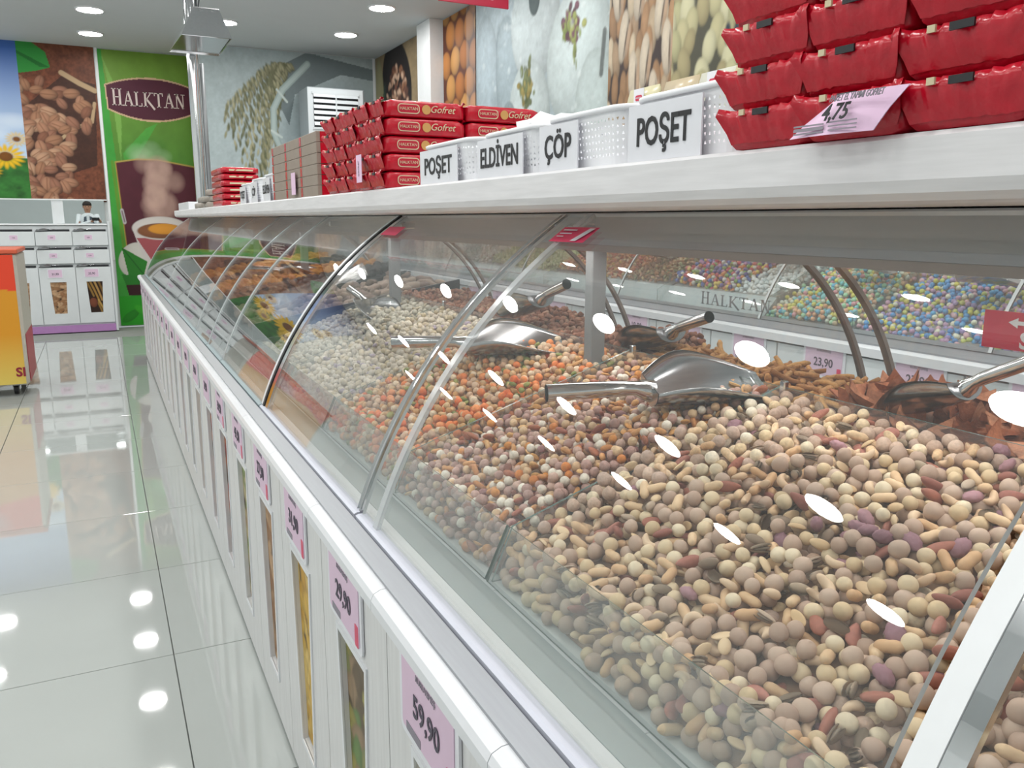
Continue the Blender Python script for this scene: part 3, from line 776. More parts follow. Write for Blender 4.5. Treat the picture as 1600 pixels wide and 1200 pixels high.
sticker(gp[1], 1.065, 1.17, 1.166, 1.188, M_['hot']); sticker(gp[2], 1.92, 2.04, 1.162, 1.182, M_['hot'], False)

# --- shelf board
SX0, SX1, SZ0, SZ1 = .588, 1.03, 1.215, 1.270
sh = MB().sweep_y([(SX0, SZ1 - .004), (SX0 + .004, SZ1), (SX1, SZ1), (SX1, SZ0), (SX0 + .035, SZ0), (SX0 + .016, SZ0 + .002), (SX0 + .006, SZ0 + .008), (SX0 + .001, SZ0 + .018)][::-1], .03, 7.55)
shelf = props(sh.build('counter_shelf', M_['lam']), 'long white wood grain shelf board above the glass counter', 'shelf')

# ================================================================== NUTS
def ico(sub):
    t = (1 + 5 ** .5) / 2
    V = [(-1, t, 0), (1, t, 0), (-1, -t, 0), (1, -t, 0), (0, -1, t), (0, 1, t), (0, -1, -t), (0, 1, -t), (t, 0, -1), (t, 0, 1), (-t, 0, -1), (-t, 0, 1)]
    F = [(0, 11, 5), (0, 5, 1), (0, 1, 7), (0, 7, 10), (0, 10, 11), (1, 5, 9), (5, 11, 4), (11, 10, 2), (10, 7, 6), (7, 1, 8), (3, 9, 4), (3, 4, 2), (3, 2, 6), (3, 6, 8), (3, 8, 9), (4, 9, 5), (2, 4, 11), (6, 2, 10), (8, 6, 7), (9, 8, 1)]
    V = [np.array(v) / np.linalg.norm(v) for v in V]
    for _ in range(sub):
        c = {}; F2 = []
        def mid(a, b):
            k = (min(a, b), max(a, b))
            if k not in c: m = V[a] + V[b]; V.append(m / np.linalg.norm(m)); c[k] = len(V) - 1
            return c[k]
        for a, b, d in F:
            ab, bd, da = mid(a, b), mid(b, d), mid(d, a); F2 += [(a, ab, da), (b, bd, ab), (d, da, bd), (ab, bd, da)]
        F = F2
    return np.array(V), np.array(F)
I1, I2 = ico(1), ico(2)
def template(kind, sub):
    V, F = (I1, I2)[sub - 1]; V = V.copy(); F = F.copy(); x, y, z = V.T
    tint = np.ones(len(V))
    if kind == 'ball':
        V *= (1 + .035 * np.sin(3 * x + 1) + .03 * np.sin(4 * y))[:, None]
    elif kind == 'hazel':
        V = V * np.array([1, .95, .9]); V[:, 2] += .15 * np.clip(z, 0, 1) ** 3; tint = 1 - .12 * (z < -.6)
    elif kind == 'peanut':
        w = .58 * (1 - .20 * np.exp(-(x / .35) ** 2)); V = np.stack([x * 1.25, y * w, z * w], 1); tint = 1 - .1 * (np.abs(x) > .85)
    elif kind == 'half':
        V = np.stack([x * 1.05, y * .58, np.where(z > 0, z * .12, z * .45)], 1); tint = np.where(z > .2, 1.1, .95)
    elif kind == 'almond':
        w = .62 * (1 - .35 * x); V = np.stack([x * 1.35, y * w, z * .42], 1); tint = 1 - .15 * np.abs(np.sin(y * 9))
    elif kind == 'cashew':
        a = x * 1.25; r_ = .42 * (1 - .15 * x); V = np.stack([np.sin(a) * .95, (np.cos(a) - .7) * 1.0 + y * r_ * np.cos(a), z * r_], 1); V[:, 0] += y * r_ * np.sin(a)
    elif kind == 'pistachio':
        g = 1.15; A = np.stack([x * 1.1, np.abs(y) * .28 + .17 + .10 * x, z * .52], 1); B = np.stack([x * 1.1, -(np.abs(y) * .28 + .17 + .10 * x), z * .52], 1)
        C_ = np.stack([x * .85, y * .22, z * .38], 1); n = len(V)
        V = np.concatenate([A, B, C_]); F = np.concatenate([F, F + n, F + 2 * n]); tint = np.concatenate([np.ones(n), np.ones(n), np.full(n, .55)])
    elif kind == 'raisin':
        V = V * np.array([1.15, .8, .6]); V *= (1 + .15 * np.sin(9 * x + 5 * y) * np.cos(7 * z))[:, None]
    elif kind == 'cube':
        V = np.sign(V) * np.abs(V) ** .45; V = V * .8
    return V, F, tint
TPL = {(k, s): template(k, s) for k in ('ball', 'hazel', 'peanut', 'half', 'almond', 'cashew', 'pistachio', 'raisin', 'cube') for s in (1, 2)}

def pile(x0, x1, y0, y1, surf, rads, n, layers=1.7, jitter=6, floor_drop=2.2):
    """random dropping: each piece settles at the lowest of a few candidate spots"""
    cell = max(rads) * 2; grid = {}; out = []
    rx = RNG.random((n, jitter)); ry = RNG.random((n, jitter)); rk = RNG.integers(0, len(rads), n)
    for i in range(n):
        r = rads[rk[i]]; best = None
        for j in range(jitter):
            x = x0 + r + (x1 - x0 - 2 * r) * rx[i, j]; y = y0 + r + (y1 - y0 - 2 * r) * ry[i, j]
            s = surf(x, y); z = s - floor_drop * r; gx, gy_ = int(x / cell), int(y / cell)
            for a in (-1, 0, 1):
                for b in (-1, 0, 1):
                    for (px, py, pz, pr) in grid.get((gx + a, gy_ + b), ()):
                        d2 = (px - x) ** 2 + (py - y) ** 2; R = (pr + r) * .90
                        if d2 < R * R: z = max(z, pz + math.sqrt(R * R - d2))
            if best is None or z - s < best[3]: best = (x, y, z, z - s)
        x, y, z, ex = best
        if ex > r * 1.3: continue
        grid.setdefault((int(x / cell), int(y / cell)), []).append((x, y, z, r)); out.append((x, y, z, r, rk[i]))
    return out

def rand_rot(n, flat=.5):
    """rotation matrices, long axis mostly lying down"""
    yaw = RNG.random(n) * 2 * PI; pit = (RNG.random(n) - .5) * 2 * flat; rol = RNG.random(n) * 2 * PI
    cy, sy, cp, sp, cr_, sr = np.cos(yaw), np.sin(yaw), np.cos(pit), np.sin(pit), np.cos(rol), np.sin(rol)
    R = np.empty((n, 3, 3))
    R[:, 0, 0] = cy * cp; R[:, 0, 1] = cy * sp * sr - sy * cr_; R[:, 0, 2] = cy * sp * cr_ + sy * sr
    R[:, 1, 0] = sy * cp; R[:, 1, 1] = sy * sp * sr + cy * cr_; R[:, 1, 2] = sy * sp * cr_ - cy * sr
    R[:, 2, 0] = -sp; R[:, 2, 1] = cp * sr; R[:, 2, 2] = cp * cr_
    return R

def merged(name, items, m, label, cat, sub=1, parent=None):
    """items: (template key, pos, scale, R, rgb) -> one mesh of many pieces"""
    Vs, Fs, Cs = [], [], []; off = 0
    by = {}
    for it in items: by.setdefault(it[0], []).append(it)
    for k, L in by.items():
        V, F, tint = TPL[(k, sub)]; n = len(L)
        P = np.array([l[1] for l in L]); S = np.array([l[2] for l in L]); R = np.array([l[3] for l in L]); C = np.array([l[4] for l in L])
        W = np.einsum('nij,vj->nvi', R, V) * S[:, None, None] + P[:, None]
        Vs.append(W.reshape(-1, 3)); Fs.append((F[None] + (np.arange(n) * len(V))[:, None, None] + off).reshape(-1, 3)); off += n * len(V)
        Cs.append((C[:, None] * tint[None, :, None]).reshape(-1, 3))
    V, F, C = np.concatenate(Vs), np.concatenate(Fs), np.concatenate(Cs)
    me = bpy.data.meshes.new(name); fast_mesh(me, V, F, True); me.materials.append(m)
    a = me.color_attributes.new('Col', 'FLOAT_COLOR', 'POINT'); a.data.foreach_set('color', np.concatenate([np.clip(C, 0, 1), np.ones((len(C), 1))], 1).astype(np.float32).ravel())
    o = link(name, me, parent)
    return props(o, label, cat if not parent else None, kind='stuff')

def surf_main(x, y):
    t = min(max((x - FX1) / (BX - FX1), 0), 1)
    return .752 + .172 * t + .012 * math.sin(y * 7.3 + 1) * math.sin(t * PI) + .02 * math.sin(t * PI) - .004

MIX1 = [('ball', .34, ['c8ac98', 'bfa390', 'd0b6a2', 'c2a898'], .0088, 'beige_coated_nut'), ('hazel', .22, ['ecd6b2', 'f0dfc0', 'e2c8a0', 'f2e6d0'], .0082, 'hazelnut'),
        ('peanut', .14, ['e6c298', 'deb488', 'eccca4'], .0105, 'peanut'), ('half', .06, ['ecd0a8', 'e2c296'], .0095, 'split_peanut'),
        ('almond', .05, ['b4725e', 'c08070', 'a86a5c'], .0105, 'almond'), ('cashew', .06, ['eccfae', 'e6c4a0'], .0105, 'cashew'),
        ('pistachio', .07, ['c8b29c', 'bca890', 'd2bea8'], .0100, 'pistachio'), ('raisin', .028, ['a87e88', 'b48890', '9c747e'], .0095, 'dried_berry')]
MIX2 = [('ball', .30, ['b8958a', 'ad8a80', 'c4a495'], .0080, ''), ('ball', .17, ['dcd2c2', 'e4dccd'], .0078, ''), ('peanut', .12, ['c68f58', 'b97c46', 'd2a570'], .0095, ''),
        ('hazel', .16, ['cfb08a', 'c4a07a'], .0078, ''), ('almond', .08, ['a86446', '9a5540'], .0098, ''), ('half', .07, ['cf9a5a', 'd6aa70'], .009, ''), ('raisin', .05, ['8a5f5c', '7c4a3a'], .0085, ''), ('ball', .05, ['d08a3e', 'c97a34'], .0078, '')]
MIX3 = [('ball', .25, ['dc7a3a', 'd8692c', 'e08c4e'], .0085, ''), ('ball', .35, ['c9aa8c', 'bd9a7c', 'd8c4a8'], .0080, ''), ('hazel', .25, ['c2955e', 'b98a52', 'cfae80'], .0078, ''), ('raisin', .06, ['8f9048', '7c8440'], .0085, ''), ('peanut', .09, ['c4935c', 'd0a878'], .0095, '')]
MIX4 = [('ball', .6, ['c9bdaa', 'bfb4a4', 'd4c9b8'], .0085, ''), ('hazel', .3, ['c2b296', 'b8a888'], .0085, ''), ('raisin', .1, ['a898a8', '9a8a9a'], .0085, '')]
MIX5 = [('hazel', .7, ['b9b2a2', 'a9a292', 'c6c0b0'], .0095, ''), ('peanut', .3, ['b4a68c', 'a89a80'], .0105, '')]

def vis_key(p): return (Vector(p) - EYE).length
def make_mix(mix, y0, y1, n, sub, label, individuals=0):
    rads = [m[3] for m in mix]; w = np.array([m[1] for m in mix]); w /= w.sum()
    pr_ = .0092 if y1 < 1 else .0082
    pl = pile(FX1 - .002, BX - .004, y0 + .004, y1 - .002, surf_main, [pr_], n)
    # the face pressed against the sloping front pane
    fr = []
    cnt = int((y1 - y0) * .085 / (.0145 ** 2) * 5)
    for _ in range(cnt):
        t = random.random(); yy = random.uniform(y0 + .009, y1 - .009)
        fr.append((FX0 + (FX1 - FX0) * t + .013 + random.random() * .006, yy, FZ0 + .006 + (FZ1 - FZ0 - .012) * t, .0082, 0))
    # thin the front so that pieces do not coincide
    keep = []; g = {}
    for q in fr:
        k = (int(q[1] / .02), int(q[2] / .02)); ok = True
        for a in (-1, 0, 1):
            for b in (-1, 0, 1):
                for o in g.get((k[0] + a, k[1] + b), ()):
                    if (o[1] - q[1]) ** 2 + (o[2] - q[2]) ** 2 < .0128 ** 2: ok = False
        if ok: g.setdefault(k, []).append(q); keep.append(q)
    pl += keep
    R = rand_rot(len(pl), .6); ks = RNG.choice(len(mix), len(pl), p=w)
    items = []
    for i, (x, y, z, r, _) in enumerate(pl):
        m = mix[ks[i]]; c = np.array(srgb(random.choice(m[2]))) * random.uniform(.95, 1.15) * (1 if y1 < 1 else 1.15)
        items.append((m[0], (x, y, z), m[3] * (1.13 if y1 < 1 else 1) * random.uniform(.9, 1.12), R[i], c, ks[i], z - surf_main(x, y)))
    return items
b = MB()
# underlay below the piles, its brown painting the shade between nuts
for y0, y1, cc in ((.0, .985, '8a6c54'), (.995, 1.415, '85604a'), (1.425, 1.945, '94633e'), (1.955, 2.475, '8d8272'), (2.485, 3.015, '857e70')):
    P = []; nx = 10
    for i in range(nx + 1):
        x = FX1 + .004 + (BX - FX1 - .008) * i / nx
        for y in np.linspace(y0 + .006, y1 - .004, 8): P.append((x, y, surf_main(x, y) - .017))
    F = [(i * 8 + j, (i + 1) * 8 + j, (i + 1) * 8 + j + 1, i * 8 + j + 1) for i in range(nx) for j in range(7)]
    q = MB().add(P, F); q.add([(FX0 + .022, y0 + .006, FZ0), (FX0 + .022, y1 - .004, FZ0), P[7], P[0]], [(0, 1, 2, 3)])
    q.build('bin_liner', mat('liner_' + cc, cc, .9), case)

mixes = [(MIX1, .14, .985, 3000, 2, 'big pile of mixed beige nuts, peanuts, almonds and pistachios in the nearest bin'),
         (MIX2, .995, 1.415, 1700, 1, 'pile of smaller mixed nuts with orange peanuts in the second bin'),
         (MIX3, 1.425, 1.945, 2000, 1, 'pile of bright orange and cream coated nuts in the third bin'),
         (MIX4, 1.955, 2.475, 1700, 1, 'pile of pale coated nuts in the fourth bin'),
         (MIX5, 2.485, 3.015, 1500, 1, 'pile of pale grey nuts in the fifth bin')]
SING = {'beige_coated_nut': 'round beige coated nut in the pile filling the nearest bin', 'hazelnut': 'pale cream hazelnut in the pile filling the nearest bin', 'peanut': 'whole golden peanut in the pile filling the nearest bin',
        'split_peanut': 'flat split peanut half in the pile filling the nearest bin', 'almond': 'reddish brown almond in the pile filling the nearest bin', 'cashew': 'curved cream cashew in the pile filling the nearest bin',
        'pistachio': 'open pistachio in its grey tan shell in the nearest bin', 'dried_berry': 'wrinkled mauve dried berry in the nearest bin'}
def inframe(p):
    q = Vector(p) - EYE; k = q.dot(_fw)
    if k <= 0: return False
    u, v = 800 + 1290 * q.dot(_r) / k, 600 - 1290 * q.dot(_up) / k
    return -20 < u < 1620 and -20 < v < 1220
for mi_, (mix, y0, y1, n, sub, lab) in enumerate(mixes):
    it = make_mix(mix, y0, y1, n, sub, lab)
    if mi_ == 0:
        used = {}; rest = []
        it.sort(key=lambda q: vis_key(q[1]))
        tot = 0
        for q in it:
            nm = mix[q[5]][4]; top = q[6] > -.012 or q[1][0] < FX1 + .01
            if top and inframe(q[1]) and used.get(nm, 0) < 300 and tot < 900:
                used[nm] = used.get(nm, 0) + 1; tot += 1
                key = (nm, q[0], random.randrange(3))
                if key not in PRT:
                    V, F, tint = TPL[(q[0], 2)]; me = bpy.data.meshes.new(nm); fast_mesh(me, V, F, True); me.materials.append(M_['nut'])
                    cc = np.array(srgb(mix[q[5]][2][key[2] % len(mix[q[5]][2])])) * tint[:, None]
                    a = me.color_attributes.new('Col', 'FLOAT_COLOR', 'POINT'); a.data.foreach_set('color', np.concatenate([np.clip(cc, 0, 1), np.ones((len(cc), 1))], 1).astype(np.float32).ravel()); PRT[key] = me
                o = bpy.data.objects.new(nm, PRT[key]); COL.objects.link(o)
                R = q[3]; M4 = Matrix([[*(R[r_] * q[2]), q[1][r_]] for r_ in range(3)] + [[0, 0, 0, 1]]); o.matrix_world = M4
                props(o, SING[nm], 'nut', nm.replace('_', ' ') + 's in the nearest bin')
            else: rest.append(q)
        it = rest
    merged('mixed_nuts', it, M_['nut'], lab, 'nuts', sub=sub)

# ---- rear bins: snack sticks, triangular chips, brown crackers
def stick_mesh(L, w, bend, col, seed):
    rnd = random.Random(seed); b = MB(); N = 7; P = []; K6 = 6
    for i in range(N):
        t = i / (N - 1) - .5; z = bend * (.25 - t * t) * L; k = (.85 + .25 * rnd.random()) * (.7 if i in (0, N - 1) else 1)
        for q in range(K6): P.append((t * L, w * .5 * k * math.cos(2 * PI * q / K6), w * .45 * k * math.sin(2 * PI * q / K6) + z))
    F = [(K6 * i + k, K6 * i + (k + 1) % K6, K6 * i + K6 + (k + 1) % K6, K6 * i + K6 + k) for i in range(N - 1) for k in range(K6)] + [tuple(range(K6))[::-1], tuple(range(K6 * N - K6, K6 * N))]
    b.add(P, F); c_ = np.array([*srgb(col), 1]); cols = np.array([c_ * rnd.uniform(.8, 1.1) for _ in P]); return b.mesh('snack_stick', M_['chip'], smooth=True, cols=cols)
sticks = [stick_mesh(.042 + .003 * k, .0125, .25 * (k % 3 - 1), ['c08a52', 'c8925a', 'b47c48', 'cf9a5c', 'a8703f'][k % 5], k) for k in range(10)]
def surf_back(x, y): return .893 + .018 * math.sin(min(max((x - BX) / .30, 0), 1) * PI) + .006 * math.sin(y * 23)
for k in range(300):
    x = random.uniform(BX + .03, 1.265); y = random.uniform(.93, 1.50); z = surf_back(x, y) + random.uniform(-.014, .010)
    o = link('snack_stick', random.choice(sticks), None, (x, y, z), (random.uniform(-.5, .5), random.gauss(0, .35), random.uniform(0, 2 * PI)))
    props(o, 'orange brown stick snack in the pile behind the rear divider', 'snack', 'stick snacks in the rear bin')
# triangular chips
def chip_mesh(seed):
    rnd = random.Random(seed); b = MB(); N = 5; P = []; idx = {}
    for i in range(N + 1):
        for j in range(N + 1 - i):
            u, v = i / N, j / N; x = (u + v * .5 - .5) * .055; y = (v * .866 - .29) * .055; idx[(i, j)] = len(P)
            P.append((x, y, 9 * x * x * rnd.choice((1, 1)) + 3 * y * y + rnd.uniform(-.001, .001)))
    F = []
    for i in range(N):
        for j in range(N - i):
            F.append((idx[(i, j)], idx[(i + 1, j)], idx[(i, j + 1)]))
            if i + j < N - 1: F.append((idx[(i + 1, j)], idx[(i + 1, j + 1)], idx[(i, j + 1)]))
    n = len(P); b.add(P + [(x, y, z - .0022) for x, y, z in P], F + [tuple(q + n for q in f[::-1]) for f in F])
    c_ = np.array([*srgb(rnd.choice(['cc8660', 'c47a54', 'd2906c', 'b87250'])), 1]); cols = np.array([c_ * rnd.uniform(.85, 1.1) for _ in range(2 * n)]); return b.mesh('corn_chip', M_['chip'], smooth=True, cols=cols)
chips = [chip_mesh(k) for k in range(8)]
for k in range(290):
    x = random.uniform(BX + .03, 1.265); y = random.uniform(.36, .93); z = surf_back(x, y) + .012 + random.uniform(-.014, .014)
    o = link('corn_chip', random.choice(chips), None, (x, y, z), (random.gauss(0, .7), random.gauss(0, .7), random.uniform(0, 2 * PI)))
    props(o, 'folded orange corn chip in the pile behind the rear divider', 'snack', 'corn chips in the rear bin')
for y0, y1 in ((.0, 1.50), (1.51, 3.0)):
    MB().box(BX + .008, 1.283, y0, y1, .72, .875).build('rear_bin_liner', mat('liner_rear', '7a4a30', .9), case)
rb = pile(BX + .01, 1.28, 1.52, 3.0, lambda x, y: .918 + .012 * math.sin(y * 9), [.0085], 2600)
R = rand_rot(len(rb), .8)
merged('brown_crackers', [('raisin' if i % 2 else 'cube', q[:3], .0095, R[i], np.array(srgb(random.choice(['94604a', '85543e', 'a8745a', '9c6e58', 'b08a70'])))) for i, q in enumerate(rb)], M_['chip'], 'heap of small brown crackers in the rear bin beyond the post', 'snack')

# ---- trays further along
def tray(y0, y1, label, z=.80):
    t = root('display_tray', label, 'tray', (0, 0, 0), 'black trays in the far half of the counter')
    b = MB(); x0, x1 = .47, 1.28
    P = [(x0, y0, z), (x1, y0, z + .13), (x1, y1, z + .13), (x0, y1, z)]
    slab(b, [tuple(q) for q in P], -.03).build('tray_pan', [M_['tray'], M_['tray']], t)
    for yy in (y0, y1 - .012): MB().add([(x0, yy, z), (x1, yy, z + .13), (x1, yy, z + .17), (x0, yy, z + .03), (x0, yy + .012, z), (x1, yy + .012, z + .13), (x1, yy + .012, z + .17), (x0, yy + .012, z + .03)], [(0, 1, 2, 3), (7, 6, 5, 4), (3, 2, 6, 7), (0, 3, 7, 4), (1, 5, 6, 2)]).build('tray_side', M_['tray'], t)
    return t
def surf_tray(x, y, z=.80): return z + .035 + .13 * (x - .47) / .81
tray_defs = [(3.06, 3.66, 'tray of knobbly brown ginger roots'), (3.70, 4.02, 'tray of glossy black dried figs'), (4.06, 4.5, 'near tray of orange dried apricots'), (4.54, 4.9, 'tray of very dark dates'), (4.94, 5.5, 'far tray of orange dried apricots'), (5.54, 6.4, 'tray of mixed brown dried fruit'), (6.44, 7.5, 'farthest tray of olive brown dried fruit')]
cols_t = [['8c7468', 'a08878', '75604f', 'b09a88'], ['1f1a1c', '2c2224', '3a2c2a'], ['c8852c', 'd4943a', 'b87020'], ['2a1c1a', '33221e', '1c1414'], ['c8852c', 'bd7a2a', 'd49a48'], ['5c4030', '74503a', '4a3428'], ['6a5c30', '7c6a3c', '4d4426']]
for i, (a, b_, lab) in enumerate(tray_defs):
    tray(a, b_, 'black sloping tray holding the ' + lab.replace('tray of ', '').replace('near ', 'nearer ').replace('far ', 'farther '))
    its = []
    n = int((b_ - a) * .8 / (.026 ** 2) * 1.5) if i else 330
    pl = pile(.48, 1.27, a + .02, b_ - .02, lambda x, y: surf_tray(x, y) + .012, [.016 if i else .016], n)
    R = rand_rot(len(pl), .5)
    for k, q in enumerate(pl): its.append((('peanut' if i == 0 else 'raisin'), q[:3], .021 if i else random.uniform(.024, .036), R[k], np.array(srgb(random.choice(cols_t[i])))))
    merged(['ginger_roots', 'dried_figs', 'dried_apricots', 'dates', 'dried_apricots', 'dried_fruit', 'dried_fruit'][i], its, M_['nut'], 'heaped ' + lab.split(' of ')[1] + ' in the ' + ['first', 'second', 'third', 'fourth', 'fifth', 'sixth', 'seventh'][i] + ' black tray', 'dried fruit')
# ================================================================== SCOOPS
def scoop(label, loc, yaw, pitch=0.0, roll=0.0, s=1.0, handle=.17, open_up=True):
    """steel scoop: handle runs towards local -x, bowl towards +x; local z up"""
    t = root('scoop', label, 'scoop', loc, 'steel scoops in the counters', rot=(roll, pitch, yaw))
    t.scale = (s, s, s)
    # bowl: half-pipe narrowing to a pointed lip, thin double surface
    N, K = 14, 14; P = []
    for side in (0, 1):
        for i in range(N + 1):
            f = i / N; L = .19 * f
            rad = .036 + .022 * math.sin(min(f * 2.0, 1) * PI / 2) + .03 * f; half = PI * (.50 - .33 * f ** 1.8)
            for k in range(K + 1):
                a = -half + 2 * half * k / K; r_ = rad - .0016 * side
                P.append((L + .02 * math.cos(a) * f ** 2, r_ * math.sin(a) * 1.2, rad - r_ * math.cos(a)))
    F = []; n1 = (N + 1) * (K + 1)
    for i in range(N):
        for k in range(K):
            a = i * (K + 1) + k; F += [(a, a + 1, a + K + 2, a + K + 1), (n1 + a, n1 + a + K + 1, n1 + a + K + 2, n1 + a + 1)]
    for i in range(N):
        for k in (0, K):
            a = i * (K + 1) + k; F.append((a, a + K + 1, n1 + a + K + 1, n1 + a))
    for k in range(K):
        a = N * (K + 1) + k; F.append((a, a + 1, n1 + a + 1, n1 + a))
    MB().add(P, F).build('bowl', M_['steel'], t, smooth=True)
    # back wall of the bowl
    P = [(0, 0, .036)]; half = PI * .50
    for k in range(K + 1):
        a = -half + 2 * half * k / K; P.append((0, .036 * math.sin(a) * 1.2, .036 - .036 * math.cos(a)))
    b = MB(); b.add(P, [(0, k + 1, k + 2) for k in range(K)]); b.add([(x - .0015, y, z) for x, y, z in P], [(0, k + 2, k + 1) for k in range(K)])
    b.build('bowl_back', M_['steel'], t)
    hb = MB(); pts = [(.004, 0, .022), (-.012, 0, .026), (-.026, 0, .030), (-.05, 0, .032), (-handle, 0, .036)]
    hb.tube(pts, [.019, .0165, .0115, .0130, .0140], 14, caps=False); hb.tube([(-handle, 0, .036), (-handle + .03, 0, .0355)], [.0122, .0115], 14, caps=False)
    hb.build('handle', M_['chrome'], t, smooth=True)
    return t
def between(h, tip, z_up=0):
    a, b_ = Vector(h), Vector(tip); d = b_ - a
    return math.atan2(d.y, d.x), -math.atan2(d.z, math.hypot(d.x, d.y)), d.length
def scoop_at(label, h, tip, roll=0.0, s=None):
    """h = handle end, tip = bowl lip, both in the world"""
    yaw, pit, L = between(h, tip); s = s or L / .36; d = (Vector(tip) - Vector(h)).normalized()
    o = Vector(h) + d * (.17 * s); return scoop(label, o - Vector((0, 0, .030 * s)), yaw, pit, roll, s)
scoop_at('large steel scoop lying on the nuts against the cross divider', (.632, 1.15, .922), (.985, 1.045, .945), roll=.22)
scoop_at('steel scoop resting on the orange nuts behind the second divider', (.60, 1.84, .915), (.93, 1.66, .935), roll=.2)
scoop_at('steel scoop with raised handle stuck in the brown crackers', (1.00, 1.72, 1.046), (1.02, 2.07, .955), s=.9)
scoop_at('steel scoop with raised handle in the orange stick snacks', (1.055, 1.26, 1.013), (1.09, 1.61, .915), s=.85)
scoop_at('steel scoop with raised handle stuck in the corn chips', (1.03, .60, 1.035), (1.08, .96, .865), s=.72)
scoop_at('steel scoop lying across the orange apricot tray', (.68, 4.4, .95), (1.0, 4.2, .95))
scoop_at('clear bright scoop lying on the pale nuts in the fifth bin', (.80, 2.95, .95), (.83, 2.62, .90))
# clear plastic sheet catching light near the far bins
sm = MB(); P = []
for i in range(7):
    for j in range(5): P.append((.60 + .05 * i, 3.05 + .06 * j, .90 + .014 * i + .03 * random.random() + .03 * math.sin(j * 1.6)))
sm.add(P, [(i * 5 + j, (i + 1) * 5 + j, (i + 1) * 5 + j + 1, i * 5 + j + 1) for i in range(6) for j in range(4)])
props(sm.build('plastic_bag', M_['film'], smooth=True), 'clear crumpled plastic bag lying on the ginger tray', 'bag')

# ================================================================== OPPOSITE COUNTER
OX, OZ = 2.40, .765
oc = root('display_case', 'opposite glass display case of coloured sweets on white cabinets', 'display case', (0, 0, 0))
MB().sweep_y([(OX - .02, OZ - .03), (OX - .02, OZ), (OX + .0, OZ + .006), (OX + .02, OZ + .006), (OX + .02, OZ - .03)], .2, 8.4).build('edge_rail', M_['pvc'], oc)
MB().sweep_y([(OX + .02, OZ), (OX + .02, OZ + .012), (OX + .09, OZ + .045), (OX + .10, OZ - .02)], .2, 8.4).build('outer_rail', M_['alu'], oc)
MB().box(OX + .10, XR - .02, .2, 8.4, OZ - .04, OZ + .02).build('case_base', M_['deck'], oc)
odoor_me = door_mesh(.40 - .003, OZ - .04, hz1=.52).mesh('front_panel', M_['lamx'])
for k in range(20):
    y = .45 + .405 * k - .01
    u = root('drawer_cabinet', 'white cabinet of the opposite counter, %s in its row' % ['nearest', 'second', 'third', 'fourth', 'fifth', 'sixth', 'seventh', 'eighth', 'ninth', 'tenth', 'eleventh', 'twelfth', 'thirteenth', 'fourteenth', 'fifteenth', 'sixteenth', 'seventeenth', 'eighteenth', 'nineteenth', 'farthest'][k], 'cabinet', (OX, y, 0), 'white cabinets of the opposite counter')
    if y + .4 > 8.4: pass
    link('front_panel', odoor_me, u)
    MB().box(.017, .5, 0, .402, .02, OZ - .045).build('cabinet_body', M_['lamx'], u) if k == 0 else link('cabinet_body', bpy.data.objects['cabinet_body.%03d' % 22].data if 'cabinet_body.022' in bpy.data.objects else body_me, u)
    put('window_picture', trap[['almond', 'spice', 'cream'][k % 3]], (.008, .2 + WW / 2, .13), '-x', u)
    pr = {2: '29,90', 3: '27,90', 4: '23,90', 5: '21,90', 6: '20,90', 7: '19,90'}.get(k - 0, '18,90')
    price_tag(u, (-.001, .155, .69), '-x', pr, s=1.05, detail=k < 9)
OPF = np.stack([OX + .06 + (PF[:, 0] - PF[0, 0]) * .9, OZ + .035 + (PF[:, 1] - PF[0, 1]) * .86], 1)
oy = [.4, 1.62, 2.64, 3.72, 4.9, 6.2, 8.3]
for i, (a, b_) in enumerate(zip(oy[:-1], oy[1:])):
    g = root('curved_glass_panel', 'curved glass front of the opposite counter, %s panel' % ['nearest', 'second', 'third', 'fourth', 'fifth', 'farthest'][i], 'glass panel', (0, 0, 0), 'curved glass of the opposite counter')
    curved(MB(), OPF, a + .006, b_ - .006, .005, 0, 1).build('pane', GC, g, smooth=True)
    curved(MB(), OPF, b_ - .006, b_ + .006, .007).build('edge_trim', GC[1], g)
    if i == 2:
        serif('HALKTAN', (OX + .066, 2.80, OZ + .088), '-x', .050, M_['greydark'], g, sx=1.6)
def surf_o(x, y): return OZ + (.05 if y < 2.66 else .10) + (.21 if y < 2.66 else .18) * (x - OX - .10) / .42 + .02 * math.sin(y * 6)
